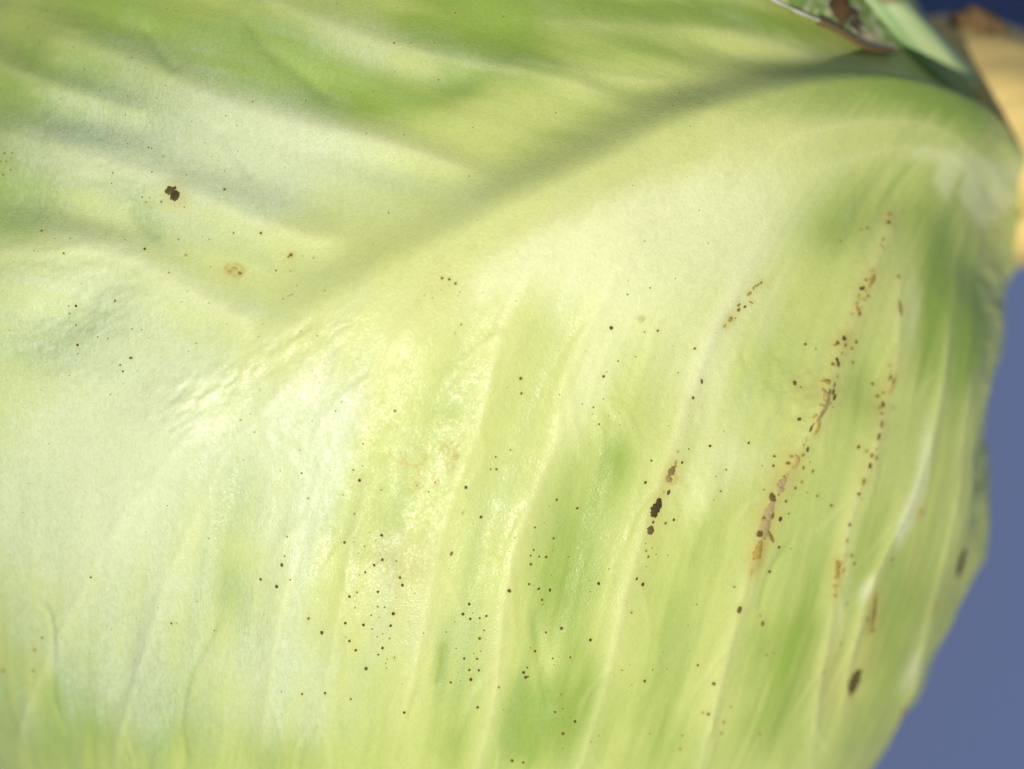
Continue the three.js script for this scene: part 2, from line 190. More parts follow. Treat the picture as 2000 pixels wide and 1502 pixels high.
const SPOTS = [
  [86.03,-39.46,0.99,0.38,102,"t"], [64.53,9.82,0.86,0.4,54,"t"], [70.1,6.25,1.1,0.31,103,"b"], [68.8,-35.07,1.19,0.28,97,"t"], [59.86,-27.97,0.75,0.41,119,"t"],
  [76.72,-22.61,0.63,0.46,136,"t"], [61.64,5.78,0.66,0.35,130,"t"], [44.05,-32.48,0.53,0.35,84,"b"], [69.47,-39.4,0.54,0.33,131,"b"], [68.68,-33.91,0.49,0.36,-133,"t"],
  [68.91,-36.14,0.45,0.37,-129,"t"], [61.3,6.51,0.42,0.35,-174,"t"], [62.36,8.59,0.55,0.26,-172,"d"], [64.3,-14.89,0.47,0.3,77,"d"], [61.72,7.46,0.5,0.28,-114,"t"],
  [60.94,-29.0,0.45,0.31,-111,"t"], [67.02,-6.82,0.45,0.31,-88,"b"], [59.17,1.99,0.42,0.33,167,"k"], [41.01,4.11,0.43,0.31,-159,"t"], [58.24,-1.33,0.41,0.32,115,"d"],
  [68.96,-3.71,0.52,0.25,66,"b"], [59.95,-32.36,0.44,0.29,155,"t"], [68.34,17.87,0.51,0.25,-173,"b"], [57.79,-5.6,0.49,0.26,61,"d"], [68.73,19.02,0.47,0.27,-173,"t"],
  [65.77,-11.03,0.48,0.26,61,"b"], [49.61,-20.99,0.37,0.32,93,"d"], [57.43,-4.9,0.42,0.28,93,"d"], [48.2,-20.43,0.42,0.28,85,"d"], [63.32,-16.83,0.4,0.29,102,"b"],
  [59.75,-31.01,0.41,0.28,156,"t"], [51.03,-3.7,0.34,0.33,119,"b"], [54.19,-7.96,0.51,0.22,-147,"t"], [48.31,-35.08,0.4,0.28,112,"b"], [69.94,10.52,0.35,0.32,143,"t"],
  [57.62,-4.03,0.43,0.26,-110,"b"], [58.05,1.38,0.37,0.3,-162,"b"], [46.52,-25.5,0.46,0.24,100,"t"], [-21.24,9.67,0.44,0.25,170,"t"], [66.44,-9.39,0.5,0.22,74,"b"],
  [51.81,-8.25,0.39,0.27,-176,"k"], [59.94,-29.79,0.46,0.22,88,"t"], [53.68,-9.51,0.56,0.18,66,"d"], [68.37,-3.23,0.45,0.22,-134,"b"], [-60.82,-44.27,0.43,0.23,-145,"b"],
  [61.97,5.25,0.34,0.29,137,"b"], [67.83,-37.33,0.39,0.25,116,"b"], [31.51,-17.94,0.45,0.21,93,"t"], [53.36,-12.17,0.39,0.24,80,"d"], [54.79,-8.73,0.55,0.17,82,"t"],
  [67.92,-38.73,0.4,0.23,153,"t"], [57.98,-0.8,0.34,0.27,130,"d"], [48.34,-18.09,0.38,0.24,-93,"t"], [64.54,-13.48,0.38,0.24,-107,"b"], [43.76,7.26,0.45,0.2,-151,"t"],
  [62.54,-18.53,0.36,0.25,166,"b"], [-21.78,9.26,0.31,0.29,169,"t"], [56.68,-4.8,0.34,0.26,96,"b"], [32.97,-16.75,0.35,0.25,69,"k"], [66.67,14.17,0.35,0.25,-110,"t"],
  [50.78,-12.98,0.36,0.24,161,"p"], [52.63,-12.88,0.37,0.23,-152,"t"], [45.39,-27.56,0.44,0.19,91,"t"], [68.75,-39.7,0.32,0.26,-100,"t"], [66.34,-7.21,0.38,0.21,-142,"t"],
  [41.1,-47.19,0.33,0.24,136,"b"], [50.33,-13.81,0.37,0.21,169,"b"], [61.12,-24.81,0.35,0.22,106,"t"], [57.22,-1.33,0.32,0.24,179,"b"], [65.38,-13.83,0.32,0.24,-93,"b"],
  [37.18,-3.39,0.36,0.21,112,"b"], [57.4,-4.39,0.35,0.21,-95,"t"], [33.73,-13.17,0.35,0.21,-102,"t"], [66.21,-5.67,0.33,0.22,176,"b"], [62.22,-27.01,0.33,0.22,159,"b"],
  [55.67,-5.46,0.72,0.1,85,"t"], [65.35,-4.01,0.32,0.22,177,"b"], [46.59,-23.15,0.37,0.19,-92,"t"], [44.79,8.25,0.54,0.13,-158,"t"], [42.18,5.86,0.35,0.2,-157,"t"],
  [66.77,15.33,0.41,0.17,-138,"b"], [70.99,-28.78,0.34,0.2,160,"b"], [-5.7,-38.07,0.27,0.25,70,"k"], [5.16,-23.48,0.33,0.2,59,"b"], [57.48,-5.42,0.31,0.21,-121,"t"],
  [61.35,-22.63,0.28,0.23,132,"b"], [62.31,-12.28,0.29,0.22,43,"d"], [42.24,5.29,0.3,0.21,-159,"b"], [12.44,-28.19,0.26,0.24,143,"k"], [61.59,1.58,0.26,0.24,-178,"d"],
  [41.35,-42.68,0.28,0.22,140,"k"], [51.55,-14.13,0.34,0.18,88,"b"], [64.4,10.96,0.32,0.19,-123,"t"], [33.64,-13.64,0.43,0.14,-160,"t"], [63.11,-28.25,0.3,0.2,159,"b"],
  [50.15,-15.34,0.3,0.2,-119,"t"], [24.62,2.92,0.26,0.23,173,"k"], [59.46,1.1,0.33,0.18,-116,"b"], [-20.57,9.15,0.31,0.19,161,"b"], [48.6,-27.92,0.28,0.21,155,"d"],
  [55.76,-3.49,0.73,0.08,-177,"t"], [63.1,-17.32,0.32,0.18,-172,"t"], [30.04,-28.24,0.25,0.23,74,"k"], [19.43,-33.37,0.25,0.23,136,"k"], [-11.25,-33.42,0.24,0.23,53,"k"],
  [58.88,14.63,0.24,0.23,93,"t"], [52.91,-14.53,0.29,0.19,73,"d"], [66.61,-7.95,0.29,0.19,174,"b"], [62.87,16.42,0.29,0.19,-174,"t"], [64.0,16.72,0.29,0.19,-174,"t"],
  [13.5,-51.61,0.25,0.22,108,"k"], [58.18,-2.96,0.3,0.18,-113,"t"], [-14.38,11.21,0.28,0.19,-164,"b"], [60.49,-27.76,0.28,0.19,-82,"t"], [-2.13,-30.89,0.23,0.23,64,"k"],
  [-16.68,-27.54,0.24,0.22,-140,"k"], [62.93,8.2,0.31,0.17,-138,"t"], [21.79,-46.24,0.25,0.21,122,"k"], [20.19,-47.84,0.25,0.21,119,"k"], [46.94,-20.28,0.25,0.21,122,"k"],
  [49.73,-24.72,0.26,0.2,158,"k"], [48.46,-18.54,0.27,0.19,-131,"t"], [14.89,-39.69,0.23,0.21,121,"k"], [58.78,0.06,0.25,0.19,180,"t"], [63.54,7.62,0.26,0.18,-176,"b"],
  [14.63,-38.99,0.22,0.21,122,"k"], [7.76,-39.72,0.22,0.21,108,"k"], [13.5,-2.91,0.22,0.21,171,"k"], [6.9,-15.54,0.22,0.21,169,"k"], [23.24,-35.04,0.23,0.2,137,"k"],
  [35.97,-5.36,0.23,0.2,173,"b"], [-53.2,-39.36,0.27,0.17,-145,"b"], [-15.95,-24.89,0.25,0.18,84,"k"], [57.55,1.11,0.25,0.18,-180,"t"], [68.98,-7.19,0.26,0.17,175,"t"],
  [24.13,-27.86,0.22,0.2,148,"k"], [52.91,1.21,0.24,0.18,-180,"d"], [-51.37,-37.2,0.25,0.17,-145,"b"], [67.22,-5.21,0.25,0.17,176,"b"], [-5.88,-32.24,0.21,0.2,58,"k"],
  [7.41,-29.82,0.21,0.2,134,"k"], [6.65,-31.06,0.21,0.2,127,"k"], [8.79,-34.22,0.21,0.2,121,"k"], [51.77,-17.12,0.21,0.2,107,"k"], [40.14,3.3,0.3,0.14,-137,"t"],
  [44.17,6.23,0.42,0.1,162,"t"], [31.11,-41.21,0.22,0.19,135,"k"], [60.84,0.67,0.22,0.19,-146,"b"], [46.48,-24.21,0.22,0.19,116,"b"], [52.92,-10.9,0.52,0.08,73,"t"],
  [57.98,-19.81,0.26,0.16,169,"d"], [45.56,-25.68,0.26,0.16,-131,"t"], [17.79,-28.48,0.23,0.18,99,"k"], [61.19,-1.16,0.24,0.17,179,"d"], [54.52,-15.08,0.24,0.17,72,"k"],
  [43.94,-49.08,0.24,0.17,136,"b"], [43.78,-50.81,0.24,0.17,135,"b"], [31.01,-20.36,0.24,0.17,-86,"b"], [-3.49,-21.26,0.2,0.2,-169,"k"], [-0.95,-27.34,0.2,0.2,-154,"k"],
  [48.95,-17.08,0.25,0.16,-136,"b"], [61.14,-26.83,0.25,0.16,-116,"t"], [50.31,-18.74,0.21,0.19,133,"d"], [45.73,-25.5,0.21,0.19,-158,"t"], [69.26,-38.59,0.23,0.17,-124,"t"],
  [63.7,-12.86,0.24,0.16,170,"b"], [63.05,9.7,0.24,0.16,-175,"b"], [63.08,7.01,0.24,0.16,-176,"t"], [-0.87,-43.88,0.2,0.19,85,"k"], [8.8,-19.16,0.2,0.19,163,"k"],
  [8.71,-43.65,0.2,0.19,106,"k"], [-6.14,-14.71,0.2,0.19,-168,"k"], [-54.57,-42.91,0.25,0.15,-144,"b"], [60.54,-44.25,0.25,0.15,147,"b"], [63.09,-40.27,0.25,0.15,150,"b"],
  [66.25,14.55,0.25,0.15,-129,"t"], [29.8,-15.46,0.22,0.17,61,"k"], [47.73,-33.87,0.22,0.17,150,"t"], [40.23,-46.9,0.22,0.17,136,"t"], [60.55,5.12,0.23,0.16,-177,"t"],
  [68.18,-1.54,0.26,0.14,-143,"t"], [33.86,-20.21,0.2,0.18,159,"k"], [32.71,-20.59,0.2,0.18,159,"b"], [48.16,-14.08,0.2,0.18,130,"d"], [53.97,-8.96,0.24,0.15,-147,"t"],
  [38.79,-39.86,0.21,0.17,141,"k"], [65.15,-12.69,0.22,0.16,-171,"t"], [-33.82,-0.55,0.25,0.14,-180,"k"], [62.89,-34.1,0.23,0.15,154,"b"], [50.5,-52.19,0.23,0.15,137,"b"],
  [56.9,-6.39,0.23,0.15,-152,"t"], [-8.17,-32.01,0.19,0.18,53,"k"], [-2.49,-32.43,0.19,0.18,68,"k"], [-7.69,-34.34,0.19,0.18,59,"k"], [-3.54,-35.32,0.19,0.18,71,"k"],
  [-6.94,-35.57,0.19,0.18,63,"k"], [15.21,-25.1,0.19,0.18,150,"k"], [16.3,-28.23,0.19,0.18,144,"k"], [7.57,-31.67,0.19,0.18,127,"k"], [-18.81,-26.84,0.19,0.18,-141,"k"],
  [15.02,-51.92,0.2,0.17,110,"k"], [34.69,-13.18,0.2,0.17,53,"k"], [43.19,5.69,0.24,0.14,-160,"b"], [57.67,-1.5,0.24,0.14,95,"t"], [-12.87,-31.62,0.21,0.16,70,"b"],
  [68.24,-38.07,0.21,0.16,-104,"b"], [-3.43,-24.23,0.18,0.18,-160,"k"], [-4.47,-24.87,0.18,0.18,-154,"k"], [-1.28,-26.4,0.18,0.18,-160,"k"], [-7.57,-28.67,0.18,0.18,-136,"k"],
  [-4.02,-28.13,0.18,0.18,-137,"k"], [17.19,-24.31,0.19,0.17,152,"k"], [23.91,-2.72,0.19,0.17,171,"k"], [57.04,-5.13,0.19,0.17,130,"t"], [30.21,-23.92,0.19,0.17,-78,"t"],
  [-8.09,-22.12,0.18,0.17,-155,"k"], [-27.18,11.27,0.18,0.17,164,"t"], [-40.78,0.97,0.18,0.17,-173,"k"], [18.94,-44.58,0.19,0.16,121,"k"], [38.65,-11.28,0.19,0.16,169,"k"],
  [68.34,-2.82,0.19,0.16,-136,"t"], [29.14,-27.43,0.2,0.15,67,"k"], [37.59,-52.35,0.2,0.15,130,"b"], [55.45,-18.36,0.2,0.15,165,"b"], [49.55,-39.78,0.2,0.15,146,"b"],
  [45.64,8.71,0.23,0.13,-141,"b"], [47.46,-22.9,0.23,0.13,-97,"t"], [-11.09,-41.45,0.18,0.16,64,"k"], [48.98,-17.77,0.18,0.16,113,"b"], [52.58,-11.6,0.22,0.13,-115,"t"],
  [48.29,-12.88,0.19,0.15,169,"d"], [44.26,-11.06,0.19,0.15,170,"k"], [30.58,-24.71,0.2,0.14,-114,"b"], [68.37,-39.98,0.23,0.12,125,"t"], [21.12,-18.5,0.21,0.13,-170,"k"],
  [16.75,-29.65,0.17,0.16,141,"k"], [16.07,-36.3,0.17,0.16,128,"k"], [6.85,-36.83,0.17,0.16,110,"k"], [8.51,-36.94,0.17,0.16,114,"k"], [7.53,-38.38,0.17,0.16,109,"k"],
  [8.76,-38.5,0.17,0.16,112,"k"], [5.16,-39.99,0.17,0.16,101,"k"], [3.9,8.38,0.17,0.16,-179,"k"], [4.75,8.24,0.17,0.16,-180,"k"], [5.5,7.8,0.17,0.16,-179,"k"],
  [6.54,-18.57,0.3,0.09,64,"t"], [52.76,-16.38,0.18,0.15,112,"b"], [59.96,-31.62,0.19,0.14,129,"t"], [9.6,-31.3,0.16,0.16,131,"k"], [-45.55,14.36,0.17,0.15,154,"b"],
  [30.68,2.63,0.17,0.15,175,"b"], [34.02,-11.8,0.17,0.15,167,"t"], [35.9,0.55,0.17,0.15,176,"b"], [33.1,-14.25,0.23,0.11,-119,"t"], [63.97,10.86,0.18,0.14,-146,"t"],
  [55.54,-6.65,0.18,0.14,-121,"b"], [62.61,7.16,0.25,0.1,-143,"t"], [49.73,-15.45,0.19,0.13,-137,"b"], [59.63,-29.79,0.19,0.13,-99,"b"], [45.17,8.47,0.22,0.11,-145,"t"],
  [-5.56,-25.74,0.16,0.15,-148,"k"], [18.4,-17.33,0.16,0.15,161,"k"], [18.1,-22.05,0.16,0.15,155,"k"], [15.02,-27.56,0.16,0.15,145,"k"], [-41.16,5.53,0.16,0.15,175,"k"],
  [-22.74,18.98,0.16,0.15,153,"k"], [-32.46,17.51,0.16,0.15,150,"t"], [-32.19,12.0,0.16,0.15,160,"k"], [13.64,-4.65,0.16,0.15,171,"k"], [10.68,-13.5,0.16,0.15,167,"k"],
  [63.08,-17.01,0.2,0.12,-134,"t"], [55.14,-6.5,0.34,0.07,-149,"t"], [32.26,-16.71,0.17,0.14,-139,"t"], [-2.06,-36.55,0.21,0.11,89,"t"], [-35.87,6.0,0.21,0.11,-133,"b"],
  [51.61,-13.25,0.19,0.12,-153,"t"], [-18.04,13.74,0.15,0.15,166,"k"], [-31.17,-33.17,0.16,0.14,-140,"k"], [-14.16,-41.8,0.16,0.14,60,"k"], [62.32,6.08,0.16,0.14,-159,"t"],
  [-41.68,-27.52,0.17,0.13,-145,"k"], [-52.04,24.32,0.17,0.13,147,"b"], [-52.07,21.63,0.17,0.13,149,"b"], [51.95,-4.23,0.17,0.13,176,"b"], [50.93,-20.41,0.17,0.13,162,"k"],
  [-7.8,-42.36,0.15,0.14,70,"k"], [28.64,-31.77,0.15,0.14,144,"b"], [17.4,-33.85,0.15,0.14,134,"k"], [20.68,-37.2,0.15,0.14,132,"k"], [15.08,-38.36,0.15,0.14,124,"k"],
  [15.2,-39.6,0.15,0.14,122,"k"], [11.37,-40.78,0.15,0.14,114,"b"], [5.73,41.53,0.15,0.14,73,"b"], [-1.74,-6.59,0.15,0.14,-178,"k"], [40.14,-16.86,0.21,0.1,154,"b"],
  [47.15,-23.21,0.19,0.11,-126,"t"], [43.09,-29.42,0.16,0.13,152,"t"], [44.75,-46.82,0.17,0.12,138,"b"], [50.73,-39.63,0.17,0.12,146,"b"], [46.07,-25.14,0.2,0.1,-90,"b"],
  [-4.1,-36.18,0.14,0.14,71,"k"], [8.75,-31.58,0.14,0.14,129,"k"], [-2.06,36.91,0.14,0.14,90,"b"], [30.47,-12.82,0.15,0.13,166,"k"], [40.91,-14.26,0.15,0.13,166,"b"],
  [53.96,-13.88,0.16,0.12,169,"b"], [54.58,0.6,0.16,0.12,180,"t"], [37.61,-50.14,0.16,0.12,132,"b"], [63.21,-19.29,0.16,0.12,113,"t"], [-14.29,6.54,0.47,0.04,-157,"t"],
  [69.65,-2.95,0.17,0.11,-152,"t"], [-4.07,-29.98,0.14,0.13,53,"b"], [-3.23,-30.07,0.14,0.13,55,"b"], [15.62,-20.58,0.14,0.13,158,"k"], [15.52,-23.32,0.14,0.13,153,"k"],
  [15.14,-23.99,0.14,0.13,152,"k"], [16.27,-24.2,0.14,0.13,152,"k"], [-42.16,11.54,0.14,0.13,159,"k"], [-30.49,17.57,0.14,0.13,151,"t"], [22.72,-6.35,0.14,0.13,169,"b"],
  [23.51,-8.33,0.14,0.13,168,"k"], [32.65,-49.23,0.15,0.12,129,"b"], [-32.74,24.35,0.16,0.11,173,"b"], [68.46,-2.25,0.16,0.11,-157,"b"], [-6.8,-18.67,0.13,0.13,-163,"b"],
  [-1.71,-24.39,0.13,0.13,-168,"b"], [-14.7,10.98,0.13,0.13,164,"t"], [-13.21,-13.88,0.13,0.13,-159,"k"], [-6.86,-13.48,0.13,0.13,-168,"k"], [-21.4,13.79,0.13,0.13,163,"b"],
  [10.57,-12.04,0.13,0.13,168,"k"], [25.22,-48.65,0.14,0.12,123,"b"], [32.09,-39.73,0.14,0.12,137,"b"], [-42.08,4.66,0.14,0.12,178,"b"], [-35.18,-1.38,0.14,0.12,-176,"k"],
  [-34.81,-2.1,0.14,0.12,-176,"k"], [29.41,7.54,0.14,0.12,178,"b"], [46.73,-17.04,0.14,0.12,165,"t"], [47.05,-23.35,0.14,0.12,-54,"t"], [19.64,-42.13,0.13,0.12,124,"t"],
  [19.99,-44.19,0.13,0.12,122,"k"], [27.77,-39.38,0.13,0.12,135,"b"], [-16.19,9.44,0.13,0.12,163,"t"], [6.19,3.2,0.13,0.12,179,"b"], [-50.99,24.3,0.14,0.11,147,"b"],
  [-52.49,23.34,0.14,0.11,148,"b"], [-51.7,23.29,0.14,0.11,148,"b"], [-50.97,22.19,0.14,0.11,148,"b"], [57.44,-6.88,0.14,0.11,175,"t"], [53.73,-17.82,0.14,0.11,165,"b"],
  [51.65,-25.09,0.14,0.11,159,"t"], [37.91,-31.43,0.14,0.11,149,"t"], [41.82,4.29,0.17,0.09,-141,"t"], [31.67,-17.59,0.17,0.09,-121,"t"], [44.42,7.91,0.16,0.09,-143,"b"],
  [18.37,-37.27,0.13,0.11,129,"k"], [35.63,-11.56,0.13,0.11,168,"k"], [62.0,7.04,0.13,0.11,-155,"t"], [45.6,-25.85,0.13,0.11,-106,"t"], [-6.88,-30.05,0.12,0.11,49,"t"],
  [-4.9,-31.06,0.12,0.11,56,"k"], [-4.8,-32.81,0.12,0.11,62,"k"], [-2.63,-34.07,0.12,0.11,72,"b"], [20.13,-24.43,0.12,0.11,152,"b"], [9.35,-33.14,0.12,0.11,125,"k"],
  [4.53,-33.31,0.12,0.11,110,"t"], [-15.58,-23.79,0.12,0.11,-145,"b"], [-14.87,-26.59,0.12,0.11,-141,"t"], [-32.95,18.18,0.12,0.11,149,"t"], [37.59,-50.28,0.13,0.1,131,"b"],
  [46.41,-14.01,0.13,0.1,167,"b"], [-5.62,-22.57,0.11,0.11,-158,"k"], [-6.61,-28.16,0.11,0.11,-137,"k"], [-15.22,-21.44,0.11,0.11,-149,"b"], [-12.46,-16.82,0.11,0.11,-157,"k"],
  [-2.56,16.11,0.11,0.11,148,"b"], [12.39,-11.24,0.11,0.11,168,"b"], [9.95,-13.49,0.11,0.11,168,"k"], [-3.5,-15.82,0.11,0.11,-173,"b"], [0.9,-15.37,0.11,0.11,177,"t"],
  [2.35,-16.06,0.11,0.11,175,"t"], [3.12,-14.96,0.11,0.11,174,"t"], [24.17,-49.34,0.12,0.1,122,"b"], [26.5,6.74,0.12,0.1,176,"k"], [29.0,2.47,0.12,0.1,174,"b"],
  [25.75,-0.94,0.12,0.1,172,"k"], [39.34,-15.01,0.12,0.1,165,"b"], [20.27,-50.04,0.11,0.1,117,"b"], [-11.62,10.83,0.11,0.1,156,"b"], [-29.0,9.18,0.11,0.1,167,"t"],
  [-42.09,5.51,0.11,0.1,175,"b"], [-41.18,3.27,0.11,0.1,-178,"k"], [-12.93,2.42,0.11,0.1,-178,"t"], [-10.93,1.92,0.11,0.1,-176,"t"], [-20.44,-7.64,0.11,0.1,-161,"b"],
  [-18.79,-9.05,0.11,0.1,-160,"b"], [-8.16,-5.55,0.11,0.1,-169,"b"], [-8.88,-6.58,0.11,0.1,-168,"b"], [-36.77,1.66,0.11,0.1,-176,"b"], [-38.11,1.87,0.11,0.1,-176,"t"],
  [-33.65,2.79,0.11,0.1,180,"b"], [-28.19,13.11,0.11,0.1,160,"k"], [-5.67,-10.45,0.11,0.1,-171,"k"], [20.06,-45.61,0.11,0.09,121,"b"], [29.31,-41.57,0.11,0.09,133,"b"],
  [34.18,-39.83,0.11,0.09,138,"t"], [-51.0,23.67,0.11,0.09,147,"b"], [-2.98,-36.77,0.1,0.09,75,"b"], [-3.15,-37.34,0.1,0.09,75,"b"], [-3.09,-37.97,0.1,0.09,76,"b"],
  [16.89,-30.25,0.1,0.09,140,"b"], [25.43,-26.03,0.1,0.09,150,"b"], [15.4,-35.75,0.1,0.09,128,"b"], [30.39,-25.98,0.1,0.09,152,"t"], [31.05,-23.59,0.1,0.09,155,"t"],
  [31.66,-24.43,0.1,0.09,154,"t"], [8.06,-36.16,0.1,0.09,115,"b"], [8.95,-35.88,0.1,0.09,117,"b"], [-25.46,-33.86,0.1,0.09,-137,"k"], [-16.84,-41.5,0.1,0.09,57,"k"],
  [-25.24,-21.93,0.1,0.09,-146,"b"], [-32.31,24.22,0.1,0.09,143,"b"], [-36.84,21.15,0.1,0.09,146,"k"], [18.42,28.77,0.1,0.09,47,"b"], [33.75,-2.33,0.1,0.09,174,"k"],
  [30.1,-22.99,0.1,0.09,155,"t"], [30.94,-21.21,0.1,0.09,-77,"t"], [-6.95,-22.03,0.09,0.09,-157,"t"], [-4.21,-21.87,0.09,0.09,-164,"b"], [-6.3,-26.01,0.09,0.09,-146,"b"],
  [0.59,-28.31,0.09,0.09,-175,"b"], [-3.91,-31.35,0.09,0.09,59,"t"], [-3.48,-33.43,0.09,0.09,67,"t"], [-4.22,-33.83,0.09,0.09,66,"b"], [17.96,-26.62,0.09,0.09,148,"b"],
  [7.88,-30.9,0.09,0.09,130,"b"], [5.82,-35.48,0.09,0.09,110,"k"], [1.66,-33.31,0.09,0.09,94,"t"], [-8.16,-16.44,0.09,0.09,-163,"b"], [-27.53,20.76,0.09,0.09,147,"b"],
  [-31.8,21.15,0.09,0.09,146,"k"], [-30.75,23.19,0.09,0.09,144,"k"], [-19.61,29.63,0.09,0.09,136,"k"], [-36.95,19.91,0.1,0.08,147,"k"], [28.0,-0.45,0.1,0.08,172,"k"],
  [-52.68,42.24,0.11,0.07,143,"k"], [-24.15,9.89,0.09,0.08,168,"t"], [-12.95,11.1,0.09,0.08,160,"b"], [-13.53,7.68,0.09,0.08,156,"b"], [-15.16,6.14,0.09,0.08,159,"b"],
  [-40.74,-0.09,0.09,0.08,-170,"k"], [-17.98,-4.13,0.09,0.08,-167,"b"], [-11.74,-7.74,0.09,0.08,-164,"b"], [-32.48,2.68,0.09,0.08,178,"t"], [-32.0,18.06,0.09,0.08,150,"t"],
  [-24.43,13.09,0.09,0.08,162,"b"], [-41.6,13.37,0.09,0.08,155,"b"], [6.0,6.84,0.09,0.08,-180,"b"], [2.76,6.16,0.09,0.08,-178,"b"], [5.42,2.31,0.09,0.08,179,"t"],
  [22.65,-7.13,0.09,0.08,169,"t"], [24.69,-7.37,0.09,0.08,169,"b"], [40.58,-9.5,0.09,0.08,170,"k"], [-47.99,-36.74,0.1,0.07,-144,"k"], [-44.18,-38.76,0.1,0.07,-142,"k"],
  [-49.59,36.6,0.1,0.07,143,"k"], [-50.18,39.91,0.1,0.07,142,"k"], [-42.57,35.06,0.09,0.07,141,"k"], [-44.35,38.11,0.09,0.07,140,"k"], [18.57,-38.13,0.08,0.07,128,"b"],
  [17.1,-38.59,0.08,0.07,126,"b"], [21.11,-45.56,0.08,0.07,122,"k"], [28.83,-38.77,0.08,0.07,136,"b"], [33.46,-37.45,0.08,0.07,140,"t"], [-30.49,-33.1,0.08,0.07,-139,"k"],
  [-27.47,-30.1,0.08,0.07,-140,"k"], [-32.71,-31.04,0.08,0.07,-141,"k"], [-39.86,31.89,0.08,0.07,140,"k"], [-35.92,35.99,0.08,0.07,138,"k"], [-33.8,34.46,0.08,0.07,137,"k"],
  [-36.14,28.61,0.08,0.07,141,"k"], [-36.09,31.02,0.08,0.07,140,"k"], [-32.12,30.61,0.08,0.07,139,"k"], [-6.89,-21.5,0.07,0.07,-158,"t"], [-6.37,-23.43,0.07,0.07,-154,"b"],
  [-5.92,-27.48,0.07,0.07,-140,"b"], [-1.75,-28.89,0.07,0.07,50,"b"], [18.04,-23.52,0.07,0.07,153,"t"], [15.64,-27.76,0.07,0.07,145,"b"], [22.85,-27.46,0.07,0.07,148,"k"],
  [12.42,-23.29,0.07,0.07,154,"b"], [-18.55,-31.23,0.07,0.07,-136,"k"], [-21.57,26.74,0.07,0.07,141,"k"], [-1.98,33.38,0.07,0.07,90,"k"], [3.0,37.23,0.07,0.07,74,"k"],
  [-4.65,31.03,0.07,0.07,115,"k"], [-7.46,31.07,0.07,0.07,124,"k"], [0.03,37.01,0.07,0.07,83,"k"], [-44.47,19.2,0.08,0.06,148,"b"], [-38.06,25.07,0.08,0.06,143,"b"],
  [-39.06,25.52,0.08,0.06,143,"b"], [-24.7,23.13,0.09,0.05,-129,"b"], [-32.99,-2.01,0.11,0.04,-153,"b"], [-7.66,-20.57,0.07,0.06,-159,"t"], [16.84,-20.07,0.07,0.06,158,"b"],
  [18.67,-20.11,0.07,0.06,158,"b"], [17.44,-18.04,0.07,0.06,161,"k"], [-26.7,7.1,0.07,0.06,171,"k"], [-27.45,5.8,0.07,0.06,173,"k"], [-21.83,3.27,0.07,0.06,166,"k"],
  [-17.52,3.28,0.07,0.06,166,"k"], [-13.35,-11.13,0.07,0.06,-161,"k"], [-9.68,-13.48,0.07,0.06,-163,"k"], [-24.05,5.65,0.07,0.06,170,"k"], [-35.57,24.92,0.07,0.06,143,"k"],
  [-21.48,23.77,0.07,0.06,145,"k"], [-22.98,21.38,0.07,0.06,148,"k"], [-43.82,16.69,0.07,0.06,151,"k"], [-18.49,16.67,0.07,0.06,160,"k"], [-25.27,13.39,0.07,0.06,161,"b"],
  [-34.78,13.16,0.07,0.06,157,"k"], [-2.16,16.17,0.07,0.06,145,"b"], [26.11,-7.07,0.07,0.06,169,"k"], [26.15,-8.45,0.07,0.06,168,"k"], [-1.06,-11.39,0.07,0.06,-179,"k"],
  [32.65,-8.67,0.07,0.06,170,"k"], [-10.16,-1.13,0.06,0.06,-172,"k"], [3.8,7.09,0.06,0.06,-179,"b"], [2.69,6.78,0.06,0.06,-178,"b"], [1.78,6.42,0.06,0.06,-178,"t"],
  [5.76,6.44,0.06,0.06,179,"t"], [4.76,7.58,0.06,0.06,-179,"b"], [1.99,-29.71,0.05,0.05,115,"k"], [-20.91,-35.79,0.05,0.05,48,"k"], [3.22,35.38,0.05,0.05,70,"k"],
  [-4.47,37.12,0.05,0.05,99,"k"], [3.11,34.84,0.05,0.05,69,"k"], [-32.75,-25.99,0.05,0.04,-144,"k"], [-33.43,-26.16,0.05,0.04,-144,"k"], [10.68,32.55,0.05,0.04,49,"k"],
  [22.37,-10.7,0.05,0.04,167,"k"], [-0.07,5.71,0.04,0.04,-177,"t"], [-2.18,-15.04,0.04,0.04,-176,"b"],
];
